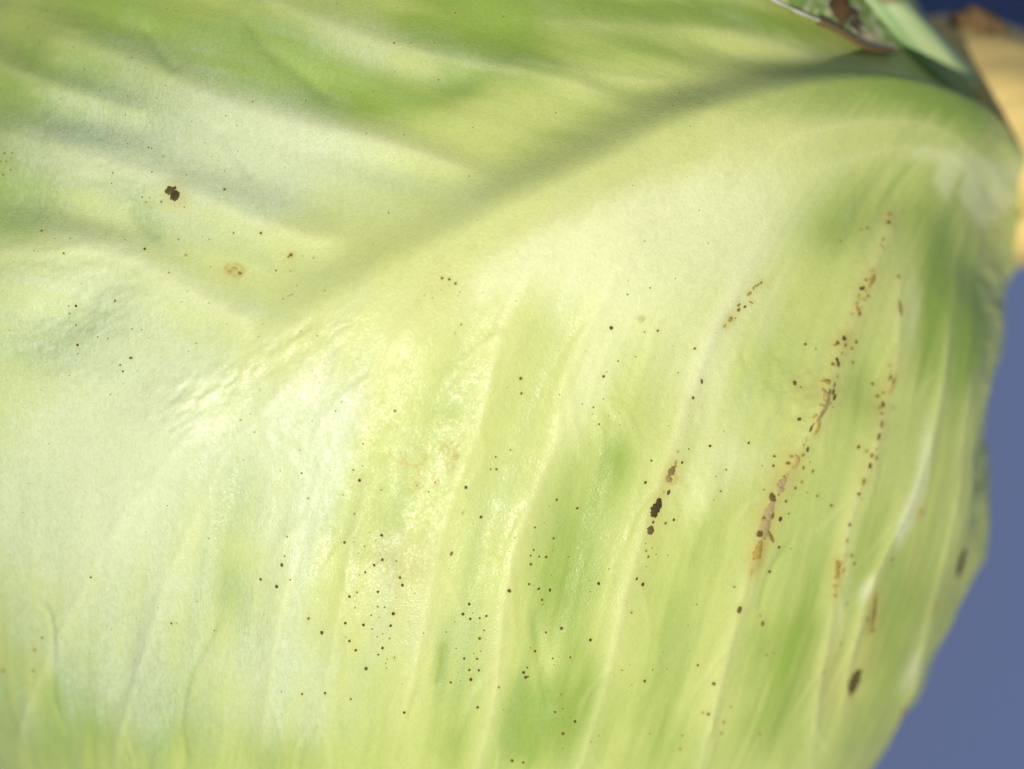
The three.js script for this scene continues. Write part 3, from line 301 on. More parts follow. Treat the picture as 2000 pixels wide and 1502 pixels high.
const LESIONS = [
  ["k", 0.62, [31.7, -17.4, 31.6, -18.2, 31.2, -18.8, 31.1, -19.3, 31.4, -19.7]],
  ["k", 0.45, [30.8, -18.9, 31.1, -18.6]],
  ["b", 0.5, [33.6, -13.6, 33.2, -14.2, 32.9, -14.6]],
  ["p", 0.42, [33.0, -14.6, 32.8, -15.1, 33.4, -15.3]],
  ["b", 0.55, [30.8, -20.8, 30.7, -21.4, 30.6, -21.9]],
  ["p", 0.6, [50.0, -15.6, 49.4, -16.4, 49.0, -16.9, 49.9, -17.3]],
  ["k", 0.5, [48.8, -16.4, 49.0, -16.8]],
  ["b", 0.5, [47.7, -17.5, 48.1, -18.2, 48.0, -18.6]],
  ["p", 0.8, [48.3, -18.6, 47.8, -19.5, 47.3, -20.6, 47.1, -21.7, 47.0, -22.6, 47.3, -22.9]],
  ["b", 0.3, [47.4, -20.0, 46.8, -20.7, 46.7, -21.4]],
  ["k", 0.6, [46.7, -22.2, 46.4, -22.7, 46.4, -23.0]],
  ["b", 0.28, [47.6, -22.3, 48.2, -23.2, 48.8, -24.0]],
  ["t", 0.65, [46.5, -23.5, 46.3, -24.4, 46.0, -25.4, 46.3, -25.8]],
  ["k", 0.6, [-29.1, 19.2, -29.4, 18.8, -29.2, 18.5]],
  ["k", 0.65, [-29.2, 19.0, -28.6, 19.2]],
  ["k", 0.7, [-29.2, 18.6, -28.7, 18.2, -28.3, 17.9]],
  ["k", 1.35, [68.9, -45.9, 68.2, -46.9, 68.1, -48.3, 68.6, -49.7]],
  ["k", 0.5, [68.9, -49.6, 67.6, -50.3]],
  ["k", 1.7, [93.1, -31.0, 92.9, -33.3, 93.1, -36.0]],
  ["k", 0.9, [85.2, -58.2, 87.0, -61.6]],
  ["t", 0.45, [51.3, -12.8, 51.8, -13.7, 50.9, -14.5]],
  ["p", 0.38, [55.4, -4.4, 56.4, -5.5, 55.9, -7.0, 54.5, -8.6]],
  ["t", 0.36, [55.6, -3.4, 56.5, -3.6, 56.8, -3.4]],
  ["t", 0.4, [64.5, 10.4, 63.8, 9.4, 63.4, 8.5]],
  ["t", 0.34, [54.9, -8.1, 54.9, -9.5, 54.4, -10.3]],
  ["t", 0.38, [60.0, -27.5, 59.8, -28.7, 60.2, -30.0]],
  ["t", 0.34, [69.4, -3.4, 68.8, -4.6, 68.0, -5.4]],
  ["b", 0.4, [68.8, -34.1, 69.1, -36.5, 69.2, -38.9]],
];
const TIP = [77.81, 45.25, 2];
const STUMP = [[65.59, 25.92, 2], [69.99, 28.13, 0], [75.21, 30.53, -3], [80.54, 29.12, -7], [85.11, 26.36, -10], [89.71, 23.57, -13]];
const STALK = [[54.91, 55.85, 29.18], [60.43, 49.35, 28.8], [65.03, 44.44, 26.88], [69.49, 40.29, 22.31], [73.66, 37.1, 12.82]];
const TORN_LOW = [[42.54, 50.44, 47.44], [46.54, 46.91, 48.03], [49.62, 45.38, 46.77], [53.45, 43.93, 44.1], [56.6, 42.58, 42.01], [59.81, 40.84, 39.29], [63.91, 40.69, 33.56]];
const TORN_UP = [[46.92, 54.4, 39.35], [51.08, 52.5, 37.45], [54.64, 51.71, 34.32], [58.29, 50.97, 30.13], [60.81, 49.03, 28.31], [63.15, 44.85, 29.25], [66.4, 41.54, 27.0]];
const CLUMP = [56.08, 45.25, 40.35];

// ---------------------------------------------------------------- noise
function hash(ix, iy, seed) {
  let h = Math.imul(ix, 374761393) ^ Math.imul(iy, 668265263) ^ Math.imul(seed, 974634777);
  h = Math.imul(h ^ (h >>> 13), 1274126177); h ^= h >>> 16;
  return (h >>> 0) / 4294967296;
}
function noise(x, y, seed = 0) {
  const ix = Math.floor(x), iy = Math.floor(y); let fx = x - ix, fy = y - iy;
  fx = fx * fx * fx * (fx * (fx * 6 - 15) + 10); fy = fy * fy * fy * (fy * (fy * 6 - 15) + 10);
  const a = hash(ix, iy, seed), b = hash(ix + 1, iy, seed), c = hash(ix, iy + 1, seed), d = hash(ix + 1, iy + 1, seed);
  return (a + (b - a) * fx + (c - a) * fy + (a - b - c + d) * fx * fy) * 2 - 1;
}
function fbm(x, y, o, seed = 0) { let v = 0, a = 0.55; for (let k = 0; k < o; k++) { v += a * noise(x, y, seed + k * 17); x = x * 2.03 + 5.1; y = y * 2.03 - 3.7; a *= 0.5; } return v; }
const smooth = (a, b, x) => { const k = Math.min(1, Math.max(0, (x - a) / (b - a))); return k * k * (3 - 2 * k); };
const lerp = (a, b, k) => a + (b - a) * k;
let seedNow = 7; const rnd = () => hash(seedNow++, 91, 5);

// ---------------------------------------------------------------- the leaf's relief
function toLine(p, s, t) {                               // distance to a polyline, share of its length, side
  let best = 1e9, u = 0, side = 1; const n = p.length / 2 - 1;
  for (let i = 0; i < n; i++) {
    const ax = p[2 * i], ay = p[2 * i + 1], dx = p[2 * i + 2] - ax, dy = p[2 * i + 3] - ay, x = s - ax, y = t - ay;
    const k = Math.min(1, Math.max(0, (x * dx + y * dy) / (dx * dx + dy * dy))), ex = x - k * dx, ey = y - k * dy, d = ex * ex + ey * ey;
    if (d < best) { best = d; u = (i + k) / n; side = dx * y - dy * x >= 0 ? 1 : -1; }
  }
  return [Math.sqrt(best), u, side];
}
function curved(p, per = 5) {                            // the same polyline, rounded
  const v = []; for (let i = 0; i < p.length; i += 2) v.push(new THREE.Vector3(p[i], p[i + 1], 0));
  if (v.length < 3) return p;
  return new THREE.CatmullRomCurve3(v, false, 'centripetal').getPoints((v.length - 1) * per).flatMap((q) => [q.x, q.y]);
}
const boxed = (line, pad) => { let a = 1e9, b = -1e9, c = 1e9, d = -1e9; for (let i = 0; i < line.length; i += 2) { a = Math.min(a, line[i]); b = Math.max(b, line[i]); c = Math.min(c, line[i + 1]); d = Math.max(d, line[i + 1]); } return [a - pad, b + pad, c - pad, d + pad]; };
const ribLine = RIB.flatMap((r) => [r[1], r[2]]);
const ribCurve = curved(ribLine, 4);
const veins = VEINS.map(([w, h, cream, p]) => { const line = curved(p, 3); return { w, h, cream, line, box: boxed(line, w * 3) }; });
const veinlets = [];
VEINS.slice(0, 12).forEach(([, , , p], i) => {           // thin side veins that leave the main ones at a narrow angle
  const c = new THREE.CatmullRomCurve3(Array.from({ length: p.length / 2 }, (_, k) => new THREE.Vector3(p[2 * k], p[2 * k + 1], 0)));
  for (let k = 0; k < 6; k++) {
    const u = 0.14 + 0.13 * k + 0.06 * hash(i, k, 201), at = c.getPointAt(u), dir = c.getTangentAt(u), turn = (k % 2 ? 1 : -1) * (0.35 + 0.3 * hash(i, k, 202)), line = [at.x, at.y];
    let a = Math.atan2(dir.y, dir.x) + turn;
    for (let n = 0; n < 5; n++) { line.push(line[line.length - 2] + 2.6 * Math.cos(a), line[line.length - 1] + 2.6 * Math.sin(a)); a += -turn * 0.22 + 0.5 * (hash(i * 9 + k, n, 203) - 0.5); }
    const w = 0.35 + 0.25 * hash(i, k, 204), l = curved(line, 3); veinlets.push({ w, h: 0.05 + 0.05 * hash(i, k, 205), line: l, box: boxed(l, w * 3) });
  }
});
const creases = CREASES.map(([w, h, p]) => { const line = curved(p, 4); return { w, h, line, box: boxed(line, w * 3) }; });
const table = (xs, ys, x) => { let i = 0; while (i < xs.length - 2 && x > xs[i + 1]) i++; return lerp(ys[i], ys[i + 1], smooth(xs[i], xs[i + 1], x)); };
const inEllipse = (e, s, t) => { const c = Math.cos(e[4] * DEG), n = Math.sin(e[4] * DEG), x = s - e[0], y = t - e[1], a = (c * x + n * y) / e[2], b = (c * y - n * x) / e[3]; return a * a + b * b; };
function ribAt(s, t) {
  const [d, u, side] = toLine(ribCurve, s, t), k = u * (RIB.length - 1), i = Math.min(RIB.length - 2, Math.floor(k));
  return [d * side, lerp(RIB[i][0], RIB[i + 1][0], k - i)];
}
function flow(s, t, d) {                                 // across the veins, along the veins
  const low = s - 0.22 * t - 0.009 * Math.pow(Math.max(0, t + 10), 2), high = t + 0.28 * s, k = smooth(-5, 5, d);
  return [low, high, k];
}
function relief(s, t, info) {
  const [d, u] = ribAt(s, t);
  const top = table([0, 0.12, 0.3, 0.5, 0.7, 0.9, 1], [4.6, 5.4, 5.1, 4.1, 2.5, 0.8, 0], u);
  const up = table([0, 0.15, 0.35, 0.7, 1], [4.2, 3.8, 4.3, 4.4, 5.2], u), down = table([0, 0.15, 0.3, 0.5, 1], [8, 10, 15, 17, 12], u);
  let h = top * Math.exp(-Math.pow(Math.abs(d) / (d < 0 ? up : down), 2));
  let cream = 0, vein = -1, near = 1, line = 0;
  veins.forEach((v, i) => {
    if (s < v.box[0] || s > v.box[1] || t < v.box[2] || t > v.box[3]) return;
    const [e, k] = toLine(v.line, s, t), fade = smooth(0, 0.12, k) * smooth(0, 0.12, 1 - k), w = v.w * lerp(1.25, 0.75, k), g = Math.exp(-Math.pow(e / w, 2)) * fade;
    const core = Math.exp(-Math.pow(e / (w * 0.30), 2)) * fade; h += v.h * (0.6 * g + (i < 12 ? 0.24 : 0.06) * core); cream = Math.max(cream, v.cream * (0.5 * g + 0.5 * core));
    if (e / (w * 0.62) < near && fade > 0.3) { near = e / (w * 0.62); vein = i; }
  });
  for (const v of veinlets) {
    if (s < v.box[0] || s > v.box[1] || t < v.box[2] || t > v.box[3]) continue;
    const [e, k] = toLine(v.line, s, t), g = Math.exp(-Math.pow(e / v.w, 2)) * smooth(1, 0.4, k); h += v.h * g; cream = Math.max(cream, 0.4 * g);
  }
  for (const c of creases) {
    if (s < c.box[0] || s > c.box[1] || t < c.box[2] || t > c.box[3]) continue;
    const [e, k] = toLine(c.line, s, t); const g = Math.exp(-Math.pow(e / c.w, 2)) * smooth(0, 0.2, k) * smooth(0, 0.15, 1 - k); h -= c.h * g; line = Math.max(line, g);
  }
  for (const b of BUMPS) { const q = inEllipse(b, s, t); if (q < 6) h += b[5] * Math.exp(-q); }
  for (const b of RUMPLES) { const q = inEllipse(b, s, t); if (q < 5) { const c = Math.cos(b[4] * DEG), n = Math.sin(b[4] * DEG); h += b[5] * Math.exp(-q) * fbm((c * s + n * t) / 2.6, (c * t - n * s) / 1.1, 3, 51); } }
  const [lo, hi, k] = flow(s, t, d), still = 1 - 0.6 * Math.exp(-Math.pow(d / 6, 2));
  h += still * (0.55 * fbm(s / 24, t / 24, 3, 3) + lerp(0.30 * fbm(hi / 6, s / 34, 2, 11), 0.24 * fbm(lo / 5, t / 40, 2, 21) + 0.07 * fbm(lo / 1.7, t / 24, 2, 23), k)) + 0.03 * fbm(s / 2.1, t / 2.1, 2, 31);
  const rim = smooth(88, 104, s);                         // the leaf draws in and frays where it wraps round the head
  if (rim > 0) h += rim * (-3.6 * Math.exp(-Math.pow((t + 14) / 17, 2)) - 1.4 * Math.exp(-Math.pow((t - 20) / 13, 2)) + 1.1 * fbm(t / 7, s / 30, 2, 101) + 0.4 * fbm(t / 2.4, s / 12, 2, 102));
  const [e, , side] = toLine(MARGIN, s, t), out = -e * side + 0.7 * fbm(s / 3, t / 3, 2, 77);
  h -= 1.5 * smooth(-0.1, 0.9, out);
  if (info) Object.assign(info, { d, u, cream, vein, out, lo, hi, k, line });
  return h;
}
const N3 = new THREE.Vector3();
function onHead(s, t, h, to = new THREE.Vector3()) {     // a point h mm above the bare head
  const r = Math.hypot(s, t) || 1e-9, a = r / 80, x = Math.sin(a) * s / r, y = Math.sin(a) * t / r, z = Math.cos(a);
  N3.set(x / HEAD[0], y / HEAD[1], z / HEAD[2]).normalize();
  return to.set(x * HEAD[0], y * HEAD[1], z * HEAD[2]).addScaledVector(N3, h).multiplyScalar(MM);
}
const onLeaf = (s, t, lift, to) => onHead(s, t, relief(s, t) + lift, to);

// the grid: finer in the middle of the leaf
const N = 700, REACH = 140, warp = (v) => REACH * (0.6 * v + 0.4 * v * v * v);
const F = { g: new Float32Array((N + 1) ** 2), cream: new Float32Array((N + 1) ** 2), bloom: new Float32Array((N + 1) ** 2), pale: new Float32Array((N + 1) ** 2), tan: new Float32Array((N + 1) ** 2), part: new Int8Array((N + 1) ** 2) };
const positions = new Float32Array((N + 1) ** 2 * 3), uvs = new Float32Array((N + 1) ** 2 * 2);
{
  const p = new THREE.Vector3(), I = {};
  for (let j = 0; j <= N; j++) for (let i = 0; i <= N; i++) {
    const n = j * (N + 1) + i, s = warp(i / N * 2 - 1), t = warp(j / N * 2 - 1);
    onHead(s, t, relief(s, t, I), p); positions.set([p.x, p.y, p.z], n * 3); uvs.set([i / N, j / N], n * 2);
    const streak = lerp(fbm(I.hi / 3.2, s / 22, 3, 41), fbm(I.lo / 2.6, t / 26, 3, 43), I.k), blotch = fbm(s / 9, t / 9, 3, 47);
    const fine = lerp(fbm(I.hi / 0.9, s / 9, 3, 53), fbm(I.lo / 0.85, t / 8, 3, 57), I.k); let g = 0, b = 0, w = 0, a = 0, q;
    for (const e of GREENS) if ((q = inEllipse(e, s, t)) < 5) g += e[5] * Math.exp(-q);
    for (const e of BLOOMS) if ((q = inEllipse(e, s, t)) < 5) b += e[5] * Math.exp(-q);
    for (const e of PALES) if ((q = inEllipse(e, s, t)) < 5) w += e[5] * Math.exp(-q);
    for (const e of TANS) if ((q = inEllipse(e, s, t)) < 5) a += e[5] * Math.exp(-q);
    F.g[n] = smooth(0.02, 0.98, 0.10 + 0.16 * I.line + g * (1 + 0.25 * fine) + 0.20 * streak + 0.18 * blotch + 0.05 * fine);
    F.cream[n] = Math.min(1, I.cream * (0.8 + 0.3 * streak + 0.35 * fine) + 0.55 * Math.exp(-Math.pow((I.d - 4) / 9, 2)) * smooth(1.02, 0.7, I.u) * smooth(0.16, 0.36, I.u));
    F.bloom[n] = smooth(0, 1.05, b + 0.22 * blotch + 0.15 * streak + 0.08 * fine);
    F.pale[n] = smooth(0.12, 0.88, w + 0.14 * streak + 0.10 * blotch + 0.08 * fine);
    if (s > 60 && t > 0 && t < 50) {                      // bare white stalk tissue with a toothed border
      const [e, , ] = toLine(WHITE, s, t); let inside = false;
      for (let x = 0, y = WHITE.length - 2; x < WHITE.length; y = x, x += 2) if ((WHITE[x + 1] > t) !== (WHITE[y + 1] > t) && s < (WHITE[y] - WHITE[x]) * (t - WHITE[x + 1]) / (WHITE[y + 1] - WHITE[x + 1]) + WHITE[x]) inside = !inside;
      F.pale[n] = Math.max(F.pale[n], 0.62 * smooth(-1.2, 1.4, (inside ? e : -e) + 0.8 * blotch + 0.5 * fine)); F.g[n] *= 1 - 0.8 * smooth(-1.0, 1.2, (inside ? e : -e) + 0.8 * blotch + 0.5 * fine);
    }
    F.tan[n] = Math.min(0.8, a * (0.8 + 0.6 * blotch));
    F.part[n] = I.out > 0 ? 1 : (I.d > -0.75 * 4.6 && I.d < lerp(5.2, 2.2, I.u) && I.u < 0.93) ? 2 : I.vein >= 0 ? 3 + I.vein : 0;
  }
}

// ---------------------------------------------------------------- what the surfaces are made of
function tile(size, seed, f) { const a = new Float32Array(size * size); for (let j = 0; j < size; j++) for (let i = 0; i < size; i++) a[j * size + i] = f(i, j, seed); return a; }
function wrapNoise(x, y, period, seed) {
  const ix = Math.floor(x), iy = Math.floor(y), m = (v) => ((v % period) + period) % period; let fx = x - ix, fy = y - iy;
  fx = fx * fx * (3 - 2 * fx); fy = fy * fy * (3 - 2 * fy);
  const a = hash(m(ix), m(iy), seed), b = hash(m(ix + 1), m(iy), seed), c = hash(m(ix), m(iy + 1), seed), d = hash(m(ix + 1), m(iy + 1), seed);
  return (a + (b - a) * fx + (c - a) * fy + (a - b - c + d) * fx * fy) * 2 - 1;
}
const GS = 512, grain = tile(GS, 0, (i, j) => 0.5 * wrapNoise(i / 2, j / 2, GS / 2, 61) + 0.35 * wrapNoise(i / 4, j / 4, GS / 4, 62) + 0.3 * wrapNoise(i / 8, j / 8, GS / 8, 63));
const speck = tile(GS, 0, (i, j) => Math.max(0, wrapNoise(i / 4, j / 4, GS / 4, 71) - 0.72) * 3);
const toByte = (v) => { v = Math.min(1, Math.max(0, v)); return Math.round(255 * (v <= 0.0031308 ? v * 12.92 : 1.055 * Math.pow(v, 1 / 2.4) - 0.055)); };
const PIGMENT = { lamina: [0.555, 0.61, 0.175], green: [0.285, 0.40, 0.06], cream: [0.75, 0.75, 0.32], bloom: [0.65, 0.71, 0.50], pale: [0.81, 0.83, 0.45], tan: [0.49, 0.41, 0.10] };
function leafColour() {
  const T = 2048, px = new Uint8Array(T * T * 4), c = [0, 0, 0];
  const stain = new Float32Array(T * T);
  const put = (s, t, r, amount) => {                     // amber stain soaked into the tissue round a lesion
    const inv = (x) => { let v = x / REACH / 0.7; for (let k = 0; k < 6; k++) v -= (0.6 * v + 0.4 * v * v * v - x / REACH) / (0.6 + 1.2 * v * v); return v; };
    const u = (inv(s) + 1) / 2 * T, v = (inv(t) + 1) / 2 * T, rr = r / (2 * REACH * 0.62) * T, R = Math.ceil(rr * 2);
    for (let y = Math.max(0, Math.floor(v - R)); y <= Math.min(T - 1, v + R); y++) for (let x = Math.max(0, Math.floor(u - R)); x <= Math.min(T - 1, u + R); x++) {
      const q = ((x - u) ** 2 + (y - v) ** 2) / (rr * rr), w = amount * Math.exp(-q) * (0.7 + 0.6 * grain[(y % GS) * GS + x % GS]);
      stain[y * T + x] = Math.max(stain[y * T + x], w);
    }
  };
  SPOTS.forEach((e, i) => { const r = Math.sqrt(e[2] * e[3]); if (r > 0.14) put(e[0], e[1], r * 1.65 + 0.06, (e[5] === 'k' ? 0.42 : 0.45) * (0.5 + hash(i, 3, 1))); });
  for (const [, w, p] of LESIONS) for (let i = 0; i < p.length; i += 2) put(p[i], p[i + 1], w * 2.0, 0.4);
  for (const [s, t, a, b, rot] of RINGS) for (let k = 0; k < 26; k++) {
    if (hash(k, Math.round(s * 10), 8) < 0.25) continue;
    const w = k / 26 * 2 * Math.PI, x = Math.cos(w) * a, y = Math.sin(w) * b, cr = Math.cos(rot * DEG), sr = Math.sin(rot * DEG);
    put(s + x * cr - y * sr + 0.08 * (hash(k, 5, 2) - 0.5), t + x * sr + y * cr, 0.20 + 0.08 * hash(k, 7, 3), 1.0);
  }
  for (let j = 0; j < T; j++) {
    const y = (j + 0.5) / T * N, y0 = Math.min(N - 1, Math.floor(y)), fy = y - y0;
    for (let i = 0; i < T; i++) {
      const x = (i + 0.5) / T * N, x0 = Math.min(N - 1, Math.floor(x)), fx = x - x0, n = y0 * (N + 1) + x0;
      const at = (f) => (f[n] * (1 - fx) + f[n + 1] * fx) * (1 - fy) + (f[n + N + 1] * (1 - fx) + f[n + N + 2] * fx) * fy;
      const gr = grain[(j % GS) * GS + i % GS], gr2 = grain[((j + 211) % GS) * GS + (i * 3 + 97) % GS];
      const g = Math.min(1, Math.max(0, at(F.g) + 0.10 * gr)), cr = at(F.cream), bl = Math.min(1, Math.max(0, at(F.bloom) * (1 + 0.5 * gr2))), pa = at(F.pale), ta = Math.min(0.85, at(F.tan) + stain[j * T + i]);
      for (let k = 0; k < 3; k++) {
        let v = lerp(PIGMENT.lamina[k], PIGMENT.green[k], g);
        v = lerp(v, PIGMENT.cream[k], 0.75 * cr * (1 - 0.35 * g));
        v = lerp(v, PIGMENT.pale[k], 0.75 * pa);
        v = lerp(v, PIGMENT.bloom[k], 0.66 * bl * (1 - 0.5 * pa));
        v = lerp(v, PIGMENT.tan[k], ta);
        c[k] = v * (1 + 0.075 * gr + 0.05 * gr2);
      }
      px.set([toByte(c[0]), toByte(c[1]), toByte(c[2]), 255], (j * T + i) * 4);
    }
  }
  const t = new THREE.DataTexture(px, T, T); t.colorSpace = THREE.SRGBColorSpace; t.magFilter = THREE.LinearFilter; t.minFilter = THREE.LinearMipmapLinearFilter; t.generateMipmaps = true; t.needsUpdate = true;
  return t;
}
function greyMap(size, f, repeat) {
  const px = new Uint8Array(size * size * 4);
  for (let j = 0; j < size; j++) for (let i = 0; i < size; i++) { const v = Math.round(255 * Math.min(1, Math.max(0, f(i, j)))); px.set([v, v, v, 255], (j * size + i) * 4); }
  const t = new THREE.DataTexture(px, size, size); t.wrapS = t.wrapT = THREE.RepeatWrapping; t.magFilter = THREE.LinearFilter; t.minFilter = THREE.LinearMipmapLinearFilter; t.generateMipmaps = true; t.repeat.set(repeat, repeat); t.needsUpdate = true;
  return t;
}
const skin = greyMap(GS, (i, j) => 0.5 + 0.30 * grain[j * GS + i] + 0.05 * wrapNoise(i / 16, j / 16, GS / 16, 66), 8);
const wax = greyMap(GS, (i, j) => 0.49 + 0.22 * grain[((j + 77) % GS) * GS + (i + 131) % GS] + 0.10 * wrapNoise(i / 32, j / 32, GS / 32, 68), 6);
const leafMat = new THREE.MeshPhysicalMaterial({ name: 'cabbage leaf', map: leafColour(), roughness: 1, specularIntensity: 1, bumpMap: skin, bumpScale: 0.00007, roughnessMap: wax });
const plain = (name, rgb, roughness, more = {}) => new THREE.MeshPhysicalMaterial({ name, color: new THREE.Color().setRGB(...rgb), roughness, ...more });

// ---------------------------------------------------------------- the table
function add(parent, name, geometry, material) {
  const m = new THREE.Mesh(geometry, material); m.name = name; m.castShadow = m.receiveShadow = true; parent.add(m); return m;
}
{
  const m = plain('slate blue board', [0.098, 0.134, 0.280], 0.85, { bumpMap: greyMap(GS, (i, j) => 0.5 + 0.4 * grain[j * GS + i], 20), bumpScale: 0.0001 });
  const g = new THREE.BoxGeometry(2.4, 0.03, 2.4);
  const t = add(scene, 'tabletop', g, m); t.position.y = -0.015;
  t.userData = { kind: 'structure', label: 'plain slate blue surface far below the cabbage', category: 'table' };
}

// ---------------------------------------------------------------- the cabbage
const cabbage = new THREE.Group(); cabbage.name = 'cabbage'; cabbage.position.copy(CENTRE); cabbage.rotation.x = -TILT; scene.add(cabbage);
cabbage.userData = { label: 'pale green cabbage with dark pepper spots over its outer leaf and a cut stem', category: 'cabbage' };

{ // the head under the wrapper leaf
  const g = new THREE.SphereGeometry(1, 96, 64); g.scale((HEAD[0] - 9) * MM, (HEAD[1] - 9) * MM, (HEAD[2] - 9) * MM);
  add(cabbage, 'inner_head', g, plain('inner leaves', [0.50, 0.60, 0.20], 0.5));
}
const whole = new THREE.BufferGeometry();
{
  const index = new Uint32Array(N * N * 6); let k = 0;
  for (let j = 0; j < N; j++) for (let i = 0; i < N; i++) { const a = j * (N + 1) + i, b = a + 1, c = a + N + 1, d = c + 1; index.set([a, b, d, a, d, c], k); k += 6; }
  whole.setAttribute('position', new THREE.BufferAttribute(positions, 3)); whole.setAttribute('uv', new THREE.BufferAttribute(uvs, 2));
  whole.setIndex(new THREE.BufferAttribute(index, 1)); whole.computeVertexNormals();
}
function piece(keep) {                                   // the part of the leaf whose cells keep() says yes to, with its smooth normals
  const nrm = whole.attributes.normal.array, map = new Int32Array((N + 1) ** 2).fill(-1), P = [], M = [], U = [], I = [];
  const use = (n) => { if (map[n] < 0) { map[n] = P.length / 3; P.push(positions[3 * n], positions[3 * n + 1], positions[3 * n + 2]); M.push(nrm[3 * n], nrm[3 * n + 1], nrm[3 * n + 2]); U.push(uvs[2 * n], uvs[2 * n + 1]); } return map[n]; };
  for (let j = 0; j < N; j++) for (let i = 0; i < N; i++) {
    const a = j * (N + 1) + i; if (!keep(F.part[a])) continue;
    const A = use(a), B = use(a + 1), C = use(a + N + 1), D = use(a + N + 2); I.push(A, B, D, A, D, C);
  }
  const g = new THREE.BufferGeometry(); g.setAttribute('position', new THREE.Float32BufferAttribute(P, 3)); g.setAttribute('normal', new THREE.Float32BufferAttribute(M, 3)); g.setAttribute('uv', new THREE.Float32BufferAttribute(U, 2)); g.setIndex(I);
  return g;
}
const leaf = add(cabbage, 'wrapper_leaf', piece((p) => p === 0), leafMat);
add(leaf, 'midrib', piece((p) => p === 2), leafMat);
veins.forEach((v, i) => { const g = piece((p) => p === 3 + i); if (g.index.count > 300) add(leaf, 'vein', g, leafMat); });
add(cabbage, 'inner_leaf', piece((p) => p === 1), leafMat);

// spots of dead tissue, each a low crust let into the leaf
const CRUST = {
  k: [[0.070, 0.054, 0.016], [0.115, 0.090, 0.024], [0.085, 0.066, 0.028]].map((c, i) => plain('black crust ' + i, c, 0.7, { specularIntensity: 0.4 })),
  b: [[0.20, 0.140, 0.040], [0.15, 0.108, 0.036], [0.24, 0.175, 0.06]].map((c, i) => plain('brown crust ' + i, c, 0.75, { specularIntensity: 0.3 })),
  d: [[0.10, 0.070, 0.026], [0.13, 0.088, 0.032], [0.075, 0.054, 0.024]].map((c, i) => plain('dark brown crust ' + i, c, 0.75, { specularIntensity: 0.3 })),
  t: [[0.41, 0.30, 0.06], [0.35, 0.25, 0.055], [0.48, 0.37, 0.11]].map((c, i) => plain('amber crust ' + i, c, 0.75, { specularIntensity: 0.3 })),
  p: [[0.34, 0.25, 0.085], [0.28, 0.205, 0.075], [0.42, 0.32, 0.13]].map((c, i) => plain('corky crust ' + i, c, 0.75)),
};
const pt = new THREE.Vector3();
function crust([s, t, a, b, rot], k) {
  const n = a > 0.45 ? 14 : 10, c = Math.cos(rot * DEG), q = Math.sin(rot * DEG), P = [], I = [], high = Math.min(0.10, 0.03 + 0.10 * b);
  const push = (r, w, h) => { const x = Math.cos(w) * a * r, y = Math.sin(w) * b * r; onLeaf(s + x * c - y * q, t + x * q + y * c, h, pt); P.push(pt.x, pt.y, pt.z); };
  push(0, 0, high * 0.8);
  const wob = Array.from({ length: n }, (_, i) => 0.86 + 0.34 * hash(i, k, 13));
  for (const [r, h] of [[0.55, high], [0.92, high * 0.45], [1.08, -0.06]]) for (let i = 0; i < n; i++) push(r * wob[i], i / n * 2 * Math.PI, h * (h > 0 ? 0.8 + 0.5 * hash(i, k, 14) : 1));
  for (let i = 0; i < n; i++) { const j = (i + 1) % n; I.push(0, 1 + i, 1 + j); for (let m = 0; m < 2; m++) { const u = 1 + m * n, v = u + n; I.push(u + i, v + i, v + j, u + i, v + j, u + j); } }
  const g = new THREE.BufferGeometry(); g.setAttribute('position', new THREE.Float32BufferAttribute(P, 3)); g.setIndex(I); g.computeVertexNormals(); return g;
}
const rest = { dark: [], amber: [] };
SPOTS.forEach((e, k) => {
  if (k < 280) add(leaf, 'spot', crust(e, k), CRUST[e[5]][k % 3]); else rest[e[5] === 'k' || e[5] === 'd' ? 'dark' : 'amber'].push(crust(e, k));
});
for (let k = 0; k < 170; k++) {                          // pin-prick specks
  const s = lerp(-62, 40, rnd()), t = lerp(-45, 50, rnd()), r = 0.045 + 0.05 * rnd(); rest.dark.push(crust([s, t, r, r * 0.8, 0], 900 + k));
}
{ const m = add(leaf, 'tiny_speck', mergeGeometries(rest.dark), CRUST.k[1]); m.userData = { kind: 'stuff', label: 'scatter of pin-prick dark specks on the leaf' }; const n = add(leaf, 'amber_speck', mergeGeometries(rest.amber), CRUST.b[2]); n.userData = { kind: 'stuff', label: 'scatter of small amber specks along the veins' }; }

// long scabs along the veins
function scab(kind, w, p, k) {
  const line = curved(p, 6), n = line.length / 2, P = [], I = [], cols = [[-1.1, -0.08], [-0.8, 0.09], [-0.3, 0.17], [0.3, 0.15], [0.8, 0.08], [1.1, -0.08]], m = cols.length;
  for (let i = 0; i < n; i++) {
    const a = Math.max(0, i - 1), b = Math.min(n - 1, i + 1), dx = line[2 * b] - line[2 * a], dy = line[2 * b + 1] - line[2 * a + 1], l = Math.hypot(dx, dy) || 1;
    const u = i / (n - 1), tip = Math.pow(Math.sin(Math.PI * lerp(0.06, 0.94, u)), 0.6);
    cols.forEach(([x, h], c) => {
      const ww = w * tip * (0.75 + 0.55 * hash(i * 7 + (c < 3 ? 1 : 2), k, 33)) * x;
      onLeaf(line[2 * i] - dy / l * ww, line[2 * i + 1] + dx / l * ww, h > 0 ? h * tip * (0.5 + hash(i, c + k * 9, 34)) : h, pt); P.push(pt.x, pt.y, pt.z);
      if (i && c) { const q = i * m + c; I.push(q - m - 1, q - m, q, q - m - 1, q, q - 1); }
    });
  }
  const g = new THREE.BufferGeometry(); g.setAttribute('position', new THREE.Float32BufferAttribute(P, 3)); g.setIndex(I); g.computeVertexNormals(); return g;
}
LESIONS.forEach(([kind, w, p], k) => { const mat = CRUST[kind][k % 3].clone(); mat.side = THREE.DoubleSide; add(leaf, 'scab', scab(kind, w, p, k), mat); });

